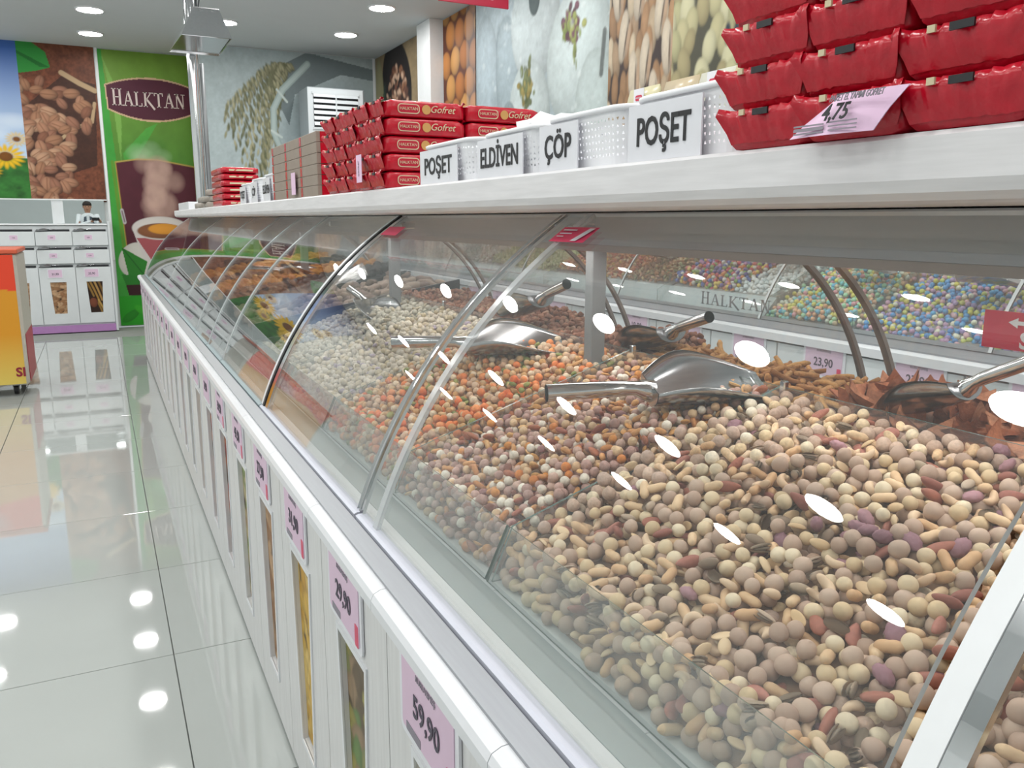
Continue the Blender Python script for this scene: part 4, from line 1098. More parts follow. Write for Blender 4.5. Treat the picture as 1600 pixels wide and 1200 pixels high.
CAND = [(.5, 1.35, ['5a4030', '7c5a40', 'c8c0a8', '5c6a3c', '94704c'], 'ball', .011, 'pile of brown and green sugared sweets at the near end of the opposite counter'),
        (1.38, 2.18, ['4f9ad8', '5fb0e0', 'e0d868', 'd4dc7c', 'c8a0c0', 'e4b8c0', '58a4dc', 'a898c8', 'e8e8d0'], 'ball', .0115, 'pile of blue, yellow and mauve candy balls'),
        (2.2, 2.66, ['7cc8cc', 'e0d868', 'e8b088', 'd8e0d0', 'a8d8b0', 'e0a0a8', '6cb8d8', 'd8c8a8'], 'ball', .0115, 'pile of pastel turquoise, yellow and pink candy balls'),
        (2.68, 2.95, ['dfe6e6', 'd2dcdc', 'e8eeee'], 'cube', .014, 'pile of white sugar coated cubes'),
        (2.97, 3.40, ['6a5a98', 'c84a5a', 'e0c860', 'd8d8d0', '4a6ab0', 'd88a50', '8cb060', 'c890b8'], 'ball', .013, 'pile of purple, red and cream candy balls'),
        (3.42, 3.85, ['8c6a40', 'a8784c', '7a8050', 'd0b888', 'b88a70'], 'raisin', .013, 'pile of brown and olive chewy sweets'),
        (3.87, 4.6, ['d08a5a', 'e0a070', 'c8a848', 'd8c8a0', 'b87a4c', 'c05a40'], 'raisin', .013, 'pile of orange and yellow gummy sweets'),
        (4.62, 5.6, ['a8b078', 'b8bc88', '98a468', 'c8c8a0'], 'hazel', .013, 'pile of pale green sweets'),
        (5.62, 7.9, ['c8c4c0', 'b8a8a0', 'd8d0c8', 'a8b0a0'], 'ball', .015, 'pile of pale sweets at the far end of the opposite counter')]
for a, b_, cs, kd, r_, lab in CAND:
    r_ *= .84; n = int((b_ - a) * .5 / ((2 * r_) ** 2) * 1.7); ox0 = OX + (.10 if a < 2.66 else .185)
    pl = pile(ox0, XR - .04, a, b_, surf_o, [r_], n, jitter=5); R = rand_rot(len(pl), .8); lin = [np.array(srgb(c)) for c in cs]
    merged('candy_balls' if kd == 'ball' else 'sweets', [(kd, q[:3], r_, R[i], lin[random.randrange(len(lin))] * random.uniform(.9, 1.05)) for i, q in enumerate(pl)], M_['candy'], lab + (' behind glass' if 'counter' not in lab else ''), 'sweets')
    MB().sweep_y([(ox0, OZ + .02), (XR - .03, OZ + .02), (XR - .03, OZ + .24), (ox0, OZ + (.03 if a < 2.66 else .115))], a + .001, b_ - .001).build('candy_bin', mat('bin_tone', '8d8f8c', .8), oc)
MB().sweep_y([(OX + .101, OZ + .021), (OX + .184, OZ + .115), (OX + .184, OZ + .021)], 2.67, 8.38).build('sloping_deck', M_['alugreen'], oc)
for y in (2.19, 2.67, 3.41, 4.61):
    slab(MB(), [(OX + .10, y, OZ + .03), (XR - .03, y, OZ + .03), (XR - .03, y, OZ + .33), (OX + .10, y, OZ + .10)], .004).build('cross_pane', GE, oc)
for lab, h, tip in (('steel scoop lying on the candy behind the glass, nearest the red sticker', (2.62, 2.05, 1.03), (2.72, 1.72, 1.02)), ('steel scoop lying on the pastel candy balls', (2.74, 2.50, 1.06), (2.70, 2.22, 1.03)), ('steel scoop lying on the white sugar cubes', (2.66, 2.98, 1.04), (2.78, 2.74, 1.05)), ('steel scoop lying on the brown chewy sweets', (2.62, 3.95, 1.06), (2.74, 3.65, 1.03))):
    scoop_at(lab, h, tip)
ws = root('wall_shelf', 'narrow white shelf on the right wall carrying small packs', 'shelf', (0, 0, 0))
MB().box(2.78, XR - .015, 2.4, 4.6, 1.67, 1.70, bev=.003).build('shelf_board', M_['lamx'], ws)
for y in (2.6, 3.5, 4.4): MB().add([(2.985, y, 1.67), (2.985, y + .02, 1.67), (2.80, y + .02, 1.67), (2.80, y, 1.67), (2.985, y, 1.52), (2.985, y + .02, 1.52)], [(0, 1, 2, 3), (0, 3, 4), (1, 5, 2), (3, 2, 5, 4)]).build('bracket', M_['grey'], ws)
packlab = ['small clear pack with red badge left of the red stack', 'small clear pack with black fruit and red badge', 'small clear pack half hidden by the red stack', 'plain beige pack between the red badge packs']
for k, (y, m2) in enumerate(((4.06, 0), (3.42, 1), (3.16, 2), (3.72, 3))):
    t = root('snack_packet', packlab[k], 'packet', (2.84, y, 1.70), 'small packets on the wall shelf')
    b = MB(); w, h_ = .14, .24
    P = []
    for i in range(6):
        z = h_ * i / 5; d = .03 * math.sin(PI * min(1, (i + .6) / 5.6)) + .002
        P += [(-d, -w, z), (-d * 1.15, 0, z), (-d, w, z), (d, w, z), (d, -w, z)]
    b.add(P, [(5 * i + j, 5 * i + 5 + j, 5 * i + 5 + (j + 1) % 5, 5 * i + (j + 1) % 5) for i in range(5) for j in range(5)] + [(0, 1, 2, 3, 4), (29, 28, 27, 26, 25)])
    b.build('pouch', mat('pouch_%d' % k, ['d8d2ae', 'd6d6c8', 'd8c8a0', 'c8b89a'][k], .3), t, smooth=True)
    if m2 != 3:
        MB().box(-.040, -.036, -.045, .05, .04, .23).build('paper_band', M_['card'], t)
        l = link('badge', plate(.062, .03, .010, .001, 'badge', M_['redsign']), t); l.matrix_local = face_matrix((-.041, 0, .18), '-x')
        text('HALKTAN', (-.0425, 0, .18), '-x', .012, M_['white'], t)
        if m2 == 1:
            for j in range(3): MB().tube([(-.041, -.03 + .03 * j, .045), (-.041, -.03 + .03 * j, .085)], .013, 8).build('printed_fruit', M_['black'], t)

# ================================================================== THINGS ON THE SHELF
ZT = SZ1
def foil_pack(L, W, H, seed, m):
    """flow-wrapped pack: long axis x (0..L), width y (0..W), height z (0..H); end face at x=0"""
    rnd = random.Random(seed); N, K = 13, 26; P = []
    for i in range(N + 1):
        f = i / N; e = min(f, 1 - f) * L; sq = min(1, (e / .010)) ** .5
        hh = H * (.86 + .14 * sq); ww = W * (.93 + .07 * sq)
        for k in range(K):
            a = 2 * PI * k / K; c_, s_ = math.cos(a), math.sin(a); ex = .28
            y = .5 * ww * math.copysign(abs(c_) ** ex, c_); z = .5 * hh * math.copysign(abs(s_) ** ex, s_)
            j = .0010 * math.sin(f * 31 + k * 1.7 + seed) + rnd.uniform(-.0009, .0009)
            P.append((f * L, W / 2 + y * (1 + j * 14), max(0, H / 2 + z * (1 + j * 16) - (H - hh) * .5)))
    F = [(i * K + k, i * K + (k + 1) % K, (i + 1) * K + (k + 1) % K, (i + 1) * K + k) for i in range(N) for k in range(K)]
    F = [f[::-1] for f in F]
    F += [tuple(range(K)), tuple(range(N * K, (N + 1) * K))[::-1]]
    return MB().add(P, F).mesh('wrapper', m, smooth=True)
def seal_mesh(W, H, seed, m):
    """crimped end flap folded over the end face, its ears standing out"""
    rnd = random.Random(seed); K = 22; P = []
    for r_, (dx, dz, wk) in enumerate(((.001, H * .99, 1.0), (-.007, H * .985, 1.10), (-.010, H * .80, 1.12), (-.005, H * .42, 1.0), (-.0015, H * .16, .92))):
        for k in range(K + 1):
            t = k / K - .5; ear = max(0, abs(t) * 2 - .75) * 4
            P.append((dx - .0025 * math.sin(k * 2.4) * (r_ in (1, 2)) - .004 * ear * (r_ < 3) + rnd.uniform(-.0008, .0008), W / 2 + t * W * wk, dz + rnd.uniform(-.0008, .0008) + .003 * ear * (r_ in (1, 2))))
    F = [(r_ * (K + 1) + k, (r_ + 1) * (K + 1) + k, (r_ + 1) * (K + 1) + k + 1, r_ * (K + 1) + k + 1) for r_ in range(4) for k in range(K)]
    n = len(P); return MB().add(P + [(x + .0006, y, z) for x, y, z in P], F + [tuple(q + n for q in f[::-1]) for f in F]).mesh('end_seal', m, smooth=True)
PW, PH, PL = .102, .0385, .19
packs = [foil_pack(PL, PW, PH, k, M_['red']) for k in range(5)]
seals = [seal_mesh(PW, PH, k, M_['red']) for k in range(5)]
dark_me = MB().box(-.0135, -.0115, .058, .078, .0285, .0345).mesh('date_patch', M_['black'])
pale_me = MB().box(-.0135, -.0115, .040, .047, .031, .0365).mesh('pale_patch', M_['cream'])
dark2 = dark_me
def red_pack(x, y, z, label, group, lean=0, yaw=0, logo=False, s=(1, 1, 1)):
    t = root('wafer_pack', label, 'packet', (x, y, z), group, rot=(0, lean, yaw)); t.scale = s
    k = random.randrange(5)
    link('wrapper', packs[k], t); link('end_seal', seals[k], t)
    link('date_patch', dark_me, t, (0, -.02 + .0, .002)); link('pale_patch', pale_me, t, (0, .03, .001))
    if logo:
        l = link('badge', plate(.052, .021, .008, .0005, 'badge', M_['cream']), t); l.matrix_local = face_matrix((.055, -.0012, PH / 2), '-y')
        l = link('badge_centre', plate(.048, .017, .007, .0008, 'badge_centre', M_['redd']), t); l.matrix_local = face_matrix((.055, -.0012, PH / 2), '-y')
        text('HALKTAN', (.055, -.0026, PH / 2), '-y', .0095, M_['cream'], t)
        l = link('wafer_print', plate(.021, .021, .0104, .0006, 'wafer_print', M_['gold']), t); l.matrix_local = face_matrix((.097, -.0012, PH / 2), '-y')
        text('Gofret', (.135, -.0022, PH / 2 + .001), '-y', .022, M_['cream'], t, shear=.35)
    return t
# near stack: columns A (far), B, C, D (near)
cols_y = {'left': .590, 'middle': .4865, 'right': .383, 'nearest': .279}
rown = ['bottom', 'second', 'third', 'fourth', 'fifth', 'sixth']
for cn, y in cols_y.items():
    for r_ in range(6 if cn != 'left' else 5):
        sh_ = {'left': 0, 'middle': .004, 'right': -.002, 'nearest': 0}[cn]
        red_pack(.592 + random.uniform(-.004, .006) + .004 * (r_ % 2), y + random.uniform(-.003, .003) + (.004 if r_ % 2 else -.002), ZT + r_ * (PH + .0008) + .0005, 'red foil wafer pack, %s from below in the %s column of the near stack' % (rown[r_], cn) if r_ else 'red foil wafer pack at the foot of the %s column of the near stack' % cn, 'red wafer packs in the near stack', yaw=random.uniform(-.02, .02), logo=False)
# price card lying against the packs
pc = root('price_card', 'large pale pink price card reading 4,75 leaning on the near red packs', 'price card', (0, 0, 0))
def curved_card():
    # corners in (y, z); card leans away, bulging
    P = []; N = 12
    for i in range(N + 1):
        f = i / N
        yb_, zb_ = .582 + (.491 - .582) * f, 1.2722
        yt_, zt_ = .553 + (.468 - .553) * f, 1.3055
        ztop = zt_ - .010 * max(0, .25 - f) * 4
        bul = .010 * math.sin(f * PI)
        P += [(.566 - bul * .5, yb_, zb_), (.570 - bul * .5, (yb_ + yt_) / 2 + .001, (zb_ + ztop) / 2), (.576 - bul * .5, yt_, ztop)]
    return P, N
P, N = curved_card()
F = [(3 * i + k, 3 * i + 3 + k, 3 * i + 4 + k, 3 * i + 1 + k) for i in range(N) for k in (0, 1)]
n = len(P)
MB().add(P + [(x + .0008, y, z) for x, y, z in P], F + [tuple(q + n for q in f[::-1]) for f in F]).build('card', M_['pinkl'], pc, smooth=True)
cr_ = Vector((0, -1, .0)).normalized(); cu = Vector((.22, .0, 1)).normalized(); cn_ = cr_.cross(cu)
cu = cn_.cross(cr_)
text('PAKET EL YAPIMI GOFRET', (.5600, .5055, 1.3005), (cr_, cu, cn_), .0078, M_['greyink'], pc, bold=.0001, shear=.25, sx=.60)
text('4,75', (.5610, .528, 1.2895), (cr_, cu, cn_), .019, M_['black'], pc, bold=.0003, shear=.3, sx=.85)
for k in range(3): 
    l = link('small_print', plate(.034, .0014 if k != 1 else .003, .0004, .0003, 'small_print', M_['greyink']), pc); l.matrix_local = face_matrix((.5615, .556, 1.2815 - .0032 * k), (cr_, cu, cn_))
    l = link('small_print', plate(.03, .0011, .0004, .0003, 'small_print', M_['greyink']), pc); l.matrix_local = face_matrix((.5605, .518, 1.282 - .0032 * k), (cr_, cu, cn_))
# second red stack
for c_ in range(5):
    y = 1.845 + .104 * c_
    for r_ in range(5):
        xx = .594 + random.uniform(-.005, .005)
        red_pack(xx, y + random.uniform(-.002, .002), ZT + r_ * (PH + .0006) - .0 + .0005, 'red foil wafer pack, %s of the %s column in the middle red stack' % (rown[r_] + ' layer', ['nearest', 'second nearest', 'central', 'second farthest', 'farthest'][c_]), 'red wafer packs in the middle stack', logo=(c_ == 0), yaw=random.uniform(-.015, .015))
for r_ in range(5):
    red_pack(.795, 1.85, ZT + r_ * (PH + .0006) + .0005, 'red foil wafer pack, %s layer of the rear row by the baskets' % rown[r_], 'red wafer packs in the middle stack', logo=True)
st = root('price_strip', 'small pale pink price strip hanging on the middle red stack', 'price tag', (.572, 1.985, 1.30))
MB().box(0, .001, -.022, .022, -.012, .052).build('card', M_['pinkl'], st)
text('GOFRET', (-.001, 0, .02), (Vector((0, 0, 1)), Vector((0, 1, 0)), Vector((-1, 0, 0))), .010, M_['greyink'], st)
# brown carton stack with red sleeves
BW, BH = .225, .0305
for c_ in range(3):
    y = 2.50 + (BW + .006) * c_
    for r_ in range(6):
        t = root('wafer_carton', 'grey brown carton with red sleeve, %s layer of the %s carton column' % (rown[r_], ['near', 'middle', 'far'][c_]), 'carton', (.595, y, ZT + r_ * (BH + .0004)), 'brown cartons with red sleeves')
        MB().box(0, .20, 0, BW, 0, BH, bev=.0015).build('carton', M_['kraft'], t)
        MB().box(.012, .19, -.0015, -.0003, .001, BH - .001).build('sleeve_side', M_['red'], t)
        MB().box(-.001, -.0002, BW * .90, BW * 1.0, .002, BH - .002).build('sleeve_end', M_['red'], t)
        MB().box(.085, .11, -.0025, -.0014, BH * .55, BH * .85).build('pale_label', M_['cream'], t)
st = root('price_strip', 'small pale pink price strip hanging on the brown cartons', 'price tag', (.590, 2.80, 1.30))
MB().box(-.004, -.003, -.03, .03, -.02, .05).build('card', M_['pinkl'], st)
# far red stack, grey packs, white box
for r_ in range(6):
    t = root('wafer_pack', 'red wafer pack, %s layer of the small far stack' % rown[r_], 'packet', (.60, 4.62, ZT + r_ * .0335), 'red wafer packs in the far stack')
    l = link('wrapper', packs[r_ % 5], t); l.scale = (1, 4.2, .86)
    MB().box(.04, .16, -.002, -.0005, .012, .020).build('printed_band', M_['cream'], t)
for k in range(7):
    t = props(link('grey_packet', foil_pack(.16, .14, .035, 40 + k, mat('grey_pack_%d' % k, 'a39c92', .4, vary=.3, scale=30)), None, (.60 + .02 * (k % 2), 5.35 + .2 * (k % 3), ZT + .036 * (k // 3)), (0, 0, .1 * (k % 3 - 1))), 'grey wrapped packet by the pole, %s layer, %s place' % (rown[k // 3], ['near', 'middle', 'far'][k % 3]), 'packet', 'grey packets by the pole')
props(MB().box(.60, .80, 6.45, 7.25, ZT, ZT + .055, bev=.003).build('white_box', M_['pvc']), 'low white box at the far end of the shelf', 'box')

# baskets
def basket(y0, y1, word, label, x0=.605, dx=.17, h=.070, ncell=None, tsize=.045, tsx=.62, card_f=(0.0, .66), group='white perforated baskets on the shelf'):
    t = root('basket', label, 'basket', (0, 0, 0), group)
    W = y1 - y0; cx, cy = x0 + dx / 2, (y0 + y1) / 2; r = .035
    # perimeter points of a rounded rectangle, flaring upward
    per = []; ns = 6
    base = rrect(dx, W, r, ns)
    # resample
    B = np.array(base + [base[0]]); L = np.r_[0, np.cumsum(np.linalg.norm(np.diff(B, axis=0), axis=1))]
    C = .0085; n = int(L[-1] / C); n -= n % 2; ss = np.linspace(0, L[-1], n + 1)[:-1]
    Px, Py = np.interp(ss, L, B[:, 0]), np.interp(ss, L, B[:, 1])
    rows = int(h / C)
    def pt(i, j):
        z = j / rows; k = .90 + .10 * z; i %= n; return (cx + Px[i] * k, cy + Py[i] * k, ZT + .002 + z * h)
    b = MB()
    for j in range(rows):
        for i in range(n):
            a, b2, c2, d = [np.array(pt(*q)) for q in ((i, j), (i + 1, j), (i + 1, j + 1), (i, j + 1))]
            if j == 0 or j == rows - 1:
                b.add([a, b2, c2, d], [(0, 1, 2, 3)]); continue
            cc = (a + b2 + c2 + d) / 4; u, v = (b2 - a), (d - a); sg = 1 if (i + j) % 2 else -1; sh_ = .5 * ((j % 2) * .4)
            p_, q_, r2 = cc - u * .24 - v * .2 * sg, cc + u * .24 - v * .2 * sg, cc + v * .26 * sg
            if sg > 0: b.add([a, b2, c2, d, p_, q_, r2], [(0, 1, 5, 4), (1, 2, 6, 5), (2, 3, 6), (3, 0, 4, 6)])
            else: b.add([a, b2, c2, d, p_, q_, r2], [(0, 1, 6), (1, 2, 5, 6), (2, 3, 4, 5), (3, 0, 6, 4)])
    o = b.build('woven_wall', M_['plastic'], t)
    rim = MB(); P = [pt(i, rows) for i in range(n)]; P = [(x, y, z) for x, y, z in P]
    prof_ = [(-.001, -.004), (.004, -.003), (.005, .002), (0, .004), (-.003, .002)]
    V = []; m = len(prof_)
    for i in range(n):
        x, y, z = P[i]; d = Vector((x - cx, y - cy, 0)).normalized()
        V += [(x + d.x * a, y + d.y * a, z + c_) for a, c_ in prof_]
    rim.add(V, [(i * m + k, ((i + 1) % n) * m + k, ((i + 1) % n) * m + (k + 1) % m, i * m + (k + 1) % m) for i in range(n) for k in range(m)])
    rim.build('rim', M_['plastic'], t, smooth=True)
    MB().box(cx - dx * .42, cx + dx * .42, cy - W * .44, cy + W * .44, ZT + .001, ZT + .003).build('basket_floor', M_['plastic'], t)
    ca, cb = y1 - (y1 - y0) * card_f[0], y1 - (y1 - y0) * card_f[1]
    MB().box(x0 - .006, x0 - .004, cb, ca, ZT + .001, ZT + h * .93).build('label_card', M_['card'], t)
    text(word, (x0 - .0068, (ca + cb) / 2, ZT + h * .46), '-x', tsize, M_['black'], t, sx=tsx, bold=.0008)
    return t
basket(.680, .893, 'POŞET', 'white perforated basket labelled POŞET beside the near red packs', h=.072, card_f=(.02, .68), tsize=.046, tsx=.74)
basket(.905, 1.118, 'ÇÖP', 'white perforated basket labelled ÇÖP', h=.070, card_f=(-.02, .50), tsize=.046, tsx=.82)
basket(1.135, 1.345, 'ELDİVEN', 'white perforated basket labelled ELDİVEN', h=.068, card_f=(-.02, .80), tsize=.045, tsx=.80)
basket(1.385, 1.635, 'POŞET', 'white perforated basket labelled POŞET beside the middle red stack', h=.070, card_f=(0, .78), tsize=.045, tsx=1.05)
basket(3.22, 3.43, 'ELDİVEN', 'small distant white basket labelled ELDİVEN beside the brown cartons', h=.095, tsize=.045, tsx=.8)
basket(3.50, 3.72, 'ÇÖP', 'small distant white basket labelled ÇÖP', h=.090, tsize=.045, tsx=.9)
basket(3.79, 4.02, 'POŞET', 'small distant white basket labelled POŞET beside the far red stack', h=.080, tsize=.045, tsx=.9)
def crumple(name, label, loc, r, seed, m):
    V, F = I2; rnd = np.random.default_rng(seed); V = V.copy(); ph = rnd.random(6) * 6
    k = 1 + .18 * np.sin(5 * V[:, 0] + ph[0]) * np.cos(6 * V[:, 1] + ph[1]) + .12 * np.sin(11 * V[:, 2] + ph[2]) + rnd.normal(0, .06, len(V))
    V = V * k[:, None] * np.array(r); me = bpy.data.meshes.new(name); fast_mesh(me, V, F, False); me.materials.append(m)
    return props(link(name, me, None, loc), label, 'bag')
crumple('plastic_bag_bundle', 'white plastic bags folded in the ELDİVEN basket', (.70, 1.26, 1.333), (.06, .09, .045), 1, M_['bag'])
crumple('plastic_bag_bundle', 'white plastic bags folded in the basket beside the red stack', (.70, 1.50, 1.322), (.06, .09, .035), 2, M_['bag'])
crumple('plastic_bag_bundle', 'white plastic bags bulging out of the small distant baskets', (.69, 3.33, 1.37), (.06, .08, .04), 3, M_['bag'])
crumple('plastic_bag_bundle', 'white plastic bags in the distant basket beside the far red stack', (.69, 3.88, 1.35), (.06, .08, .035), 4, M_['bag'])

# ================================================================== POLE, HOOD, AIR CONDITIONER, SIGN
pole = root('steel_pole', 'polished steel pole rising from the shelf to the ceiling', 'pole', (.79, 7.34, ZT))
MB().tube([(0, 0, 0), (0, 0, ZC - ZT)], .044, 20, caps=False).build('tube', M_['chrome'], pole, smooth=True)
MB().tube([(0, 0, 0), (0, 0, .012)], .062, 20).build('foot_plate', M_['chrome'], pole)
MB().tube([(.066, 0, 0), (.066, 0, 1.15)], .018, 10).build('cable_conduit', M_['grey'], pole, smooth=True)
cb = MB().tube([(.06, -.02, ZC - ZT), (.045, -.05, 1.5), (.06, -.05, 1.38)], .006, 6); cb.tube([(.10, -.03, ZC - ZT), (.06, -.05, 1.55), (.08, -.05, 1.40)], .005, 6); cb.build('cable', M_['wire'], pole)
hd = root('metal_hood', 'shiny tapered metal hood fixed to the steel pole', 'hood', (0, 0, 0))
T = [(.75, 6.72, 2.70), (.93, 6.72, 2.70), (.93, 6.95, 2.70), (.75, 6.95, 2.70)]
Bq = [(.645, 6.55, 2.475), (.985, 6.55, 2.475), (.985, 7.25, 2.475), (.615, 7.25, 2.475)]
for i, nm in enumerate(('side_panel',) * 4):
    j = (i + 1) % 4; A = [Vector(Bq[i]), Vector(Bq[j]), Vector(T[j]), Vector(T[i])]
    slab(MB(), [tuple(a) for a in A], -.004).build(nm, [M_['chrome'], M_['chrome']], hd)
MB().box(.75, .93, 6.72, 6.95, 2.70, 2.706).build('top_plate', M_['steel'], hd)
slab(MB(), [(.655, 6.57, 2.483), (.975, 6.57, 2.483), (.975, 7.22, 2.483), (.625, 7.22, 2.483)], .003).build('inner_plate', [M_['steel'], M_['steel']], hd)
for xx in (.80, .88): MB().tube([(xx, 6.703, 2.668), (xx, 6.716, 2.668)], .018, 12).build('knob', M_['greyd'], hd)
ac = root('air_conditioner', 'tall white floor standing air conditioner with slatted grille', 'air conditioner', (2.10, 9.13, 0))
MB().box(.0, .62, 0, .42, 0, 2.58, bev=.01).build('casing', M_['acg'], ac)
MB().box(0, .60, -.012, -.001, 0.05, 2.57, bev=.004).build('front_panel', M_['acw'], ac)
MB().box(.06, .54, -.016, -.0125, 2.17, 2.50).build('grille_back', M_['dark'], ac)
for k in range(6):
    z = 2.185 + .058 * k
    for xx in (.06, .305): slab(MB(), [(xx, -.030, z), (xx + .235, -.030, z), (xx + .235, -.017, z + .036), (xx, -.017, z + .036)], .004).build('louvre', [M_['acw'], M_['acw']], ac)
MB().box(.294, .306, -.034, -.016, 2.17, 2.51).build('grille_bar', M_['acw'], ac)
MB().box(.045, .555, -.024, -.0125, 2.505, 2.53).build('grille_frame', M_['acw'], ac); MB().box(.045, .555, -.024, -.0125, 2.145, 2.168).build('grille_frame', M_['acw'], ac)
sg = root('hanging_sign', 'red hanging sign with white letters at the top edge', 'sign', (1.913, 4.86, 2.47))
MB().box(0, .46, 0, .012, 0, .26, bev=.002).build('board', M_['redsign'], sg)
text('Yardım', (.20, -.001, .088), '-y', .15, M_['white'], sg, sx=.72, bold=.004)
for xx in (.05, .41): MB().tube([(xx, .006, .26), (xx, .006, ZC - 2.47)], .002, 6).build('hanging_wire', M_['wire'], sg)

# ================================================================== FAR LEFT WALL UNIT
ux0, ux1, uy = -1.95, .100, 10.04
un = root('wall_unit', 'white wall unit with drawers, scoops and a mirror strip on the far wall', 'wall unit', (0, 0, 0))
MB().box(ux0, ux1, uy + .02, YF - .02, .0, 1.13).build('carcass', M_['lamx'], un)
MB().box(ux0, ux1, uy - .004, uy + .018, 0, .075).build('skirting', M_['purple'], un)
MB().box(ux1 + .001, ux1 + .026, uy - .012, YF - .02, 0, 1.18, bev=.003).build('end_panel', M_['lamx'], un)
uw = .345
far_door = door_mesh(uw - .006, .62, W=.155, W2=.118, hz0=.13, hz1=.465).mesh('door_panel', M_['lamx'])
far_trap = {k: trap_mesh(k, .160, .34, .121) for k in ('almond', 'pistachio')}
p = Print(40, 76, '2c1a12')
for a, b_, c_ in (((0, 76), (14, 40), '8c6a34'), ((8, 76), (28, 28), '9a7438'), ((18, 76), (36, 30), 'a8824a'), ((28, 76), (40, 46), '7a5a2c'), ((26, 30), (40, 8), 'b08c4a'), ((24, 24), (36, 0), '8c6a34')): p.line([a, b_], 5, c_)
p.ell(12, 24, 12, 12, 0, '7a4430', .5); cin = p.mesh('window_print', .160, .34)
V = np.empty(len(cin.vertices) * 3, np.float32); cin.vertices.foreach_get('co', V); V = V.reshape(-1, 3); k_ = .121 / .16 + (1 - .121 / .16) * V[:, 1] / .34; V[:, 0] = .08 + (V[:, 0] - .08) * k_; cin.vertices.foreach_set('co', V.ravel())
for k in range(5):
    x = ux1 - (k + 1) * uw
    d = MB(); dm = far_door
    o = link('door_panel', dm, un); o.matrix_local = Matrix(((0, 1, 0, x + .003), (1, 0, 0, uy), (0, 0, 1, .075), (0, 0, 0, 1)))
    pm = cin if k == 0 else far_trap['almond']
    put('window_picture', pm, (x + uw / 2 - .08, uy + .011, .203), '-y', o); 
    q = o.children[-1]; q.parent = un
    price_tag(un, (x + uw / 2 - .02, uy - .001, .632), '-y', ['25,90', '21,90', '18,90', '24,90', '29,90'][k], s=.75, detail=False)
    for lv, z in enumerate((.735, .925)):
        MB().box(x + .003, x + uw - .003, uy - .002, uy + .018, z, z + .145, bev=.002).build('drawer_front', M_['lamx'], un)
        MB().box(x + .02, x + uw - .02, uy + .0, uy + .12, z + .147, z + .168).build('drawer_gap', M_['dark'], un)
        price_tag(un, (x + uw / 2 - .02, uy - .003, z + .085), '-y', ['9,90', '8,90', '7,90', '6,90', '5,90'][k], s=.42, detail=False)
    MB().box(x + .02, x + uw - .02, uy + .0, uy + .12, .70, .718).build('drawer_gap', M_['dark'], un)
for lv, z in enumerate((.700, .885, 1.075)):
    for k in range(2):
        x = ux1 - (k + 1) * uw + .12
        scoop('small steel scoop lying in the %s, %s column of the wall unit' % (['lowest opening', 'middle opening', 'top opening'][lv], ['right', 'left'][k]), (x, uy + .02, z), PI * (1 if k else 1) + .1, 0, 0, .55)
MB().box(ux0, ux1, uy, YF - .05, 1.135, 1.150, bev=.002).build('counter_top', M_['white'], un)
MB().box(ux0, ux1 - .01, YF - .045, YF - .030, 1.15, 1.40).build('mirror_strip', M_['mirror'], un)
MB().box(ux0, ux1 + .02, YF - .06, YF - .015, 1.40, 1.412).build('mirror_trim', M_['white'], un)
MB().box(-.42, -.31, YF - .050, YF - .0455, 1.152, 1.398).build('mirror_divider', M_['lamx'], un)

# freezer
fz = root('chest_freezer', 'orange and yellow ice cream freezer on casters at the left edge', 'freezer', (-.505, 6.5, 0))
p = Print(70, 90, 'd99a2c'); p.grad('d8c060', 'cf8f28', 0, 35)
p.poly([(0, 90), (70, 90), (70, 64), (40, 70), (15, 76), (0, 70)], 'd8452c'); p.ell(43, 26, 8, 11, 0, 'dfe3ee', .05); p.ell(40, 78, 16, 9, .6, 'b9a8b0', .1, .6, 4)
put('front_print', p.mesh('front_print', .78, .88), (-.80, -.002, .085), '-y', fz)
MB().box(-.82, 0, 0, .72, .075, .97, bev=.015).build('cabinet', mat('freezer_white', 'b9b4a8', .4, vary=.1), fz)
MB().box(.001, .004, .06, .66, .09, .42).build('side_print', mat('freezer_red', 'a8283a', .4), fz)
MB().box(-.82, .01, -.006, .73, .97, 1.0, bev=.006).build('lid_frame', mat('freezer_orange', 'c85a3c', .4), fz)
text('SI', (-.045, -.004, .165), '-y', .085, mat('dark_red_print', '8c1c30', .5), fz, bold=.003)
for xx in (-.72, -.09):
    for yy in (.09, .62):
        c_ = MB().tube([(xx - .014, yy, .036), (xx + .014, yy, .036)], .034, 14).build('caster', M_['black'], fz)
        MB().box(xx - .02, xx + .02, yy - .02, yy + .02, .055, .076).build('caster_bracket', M_['greyd'], fz)

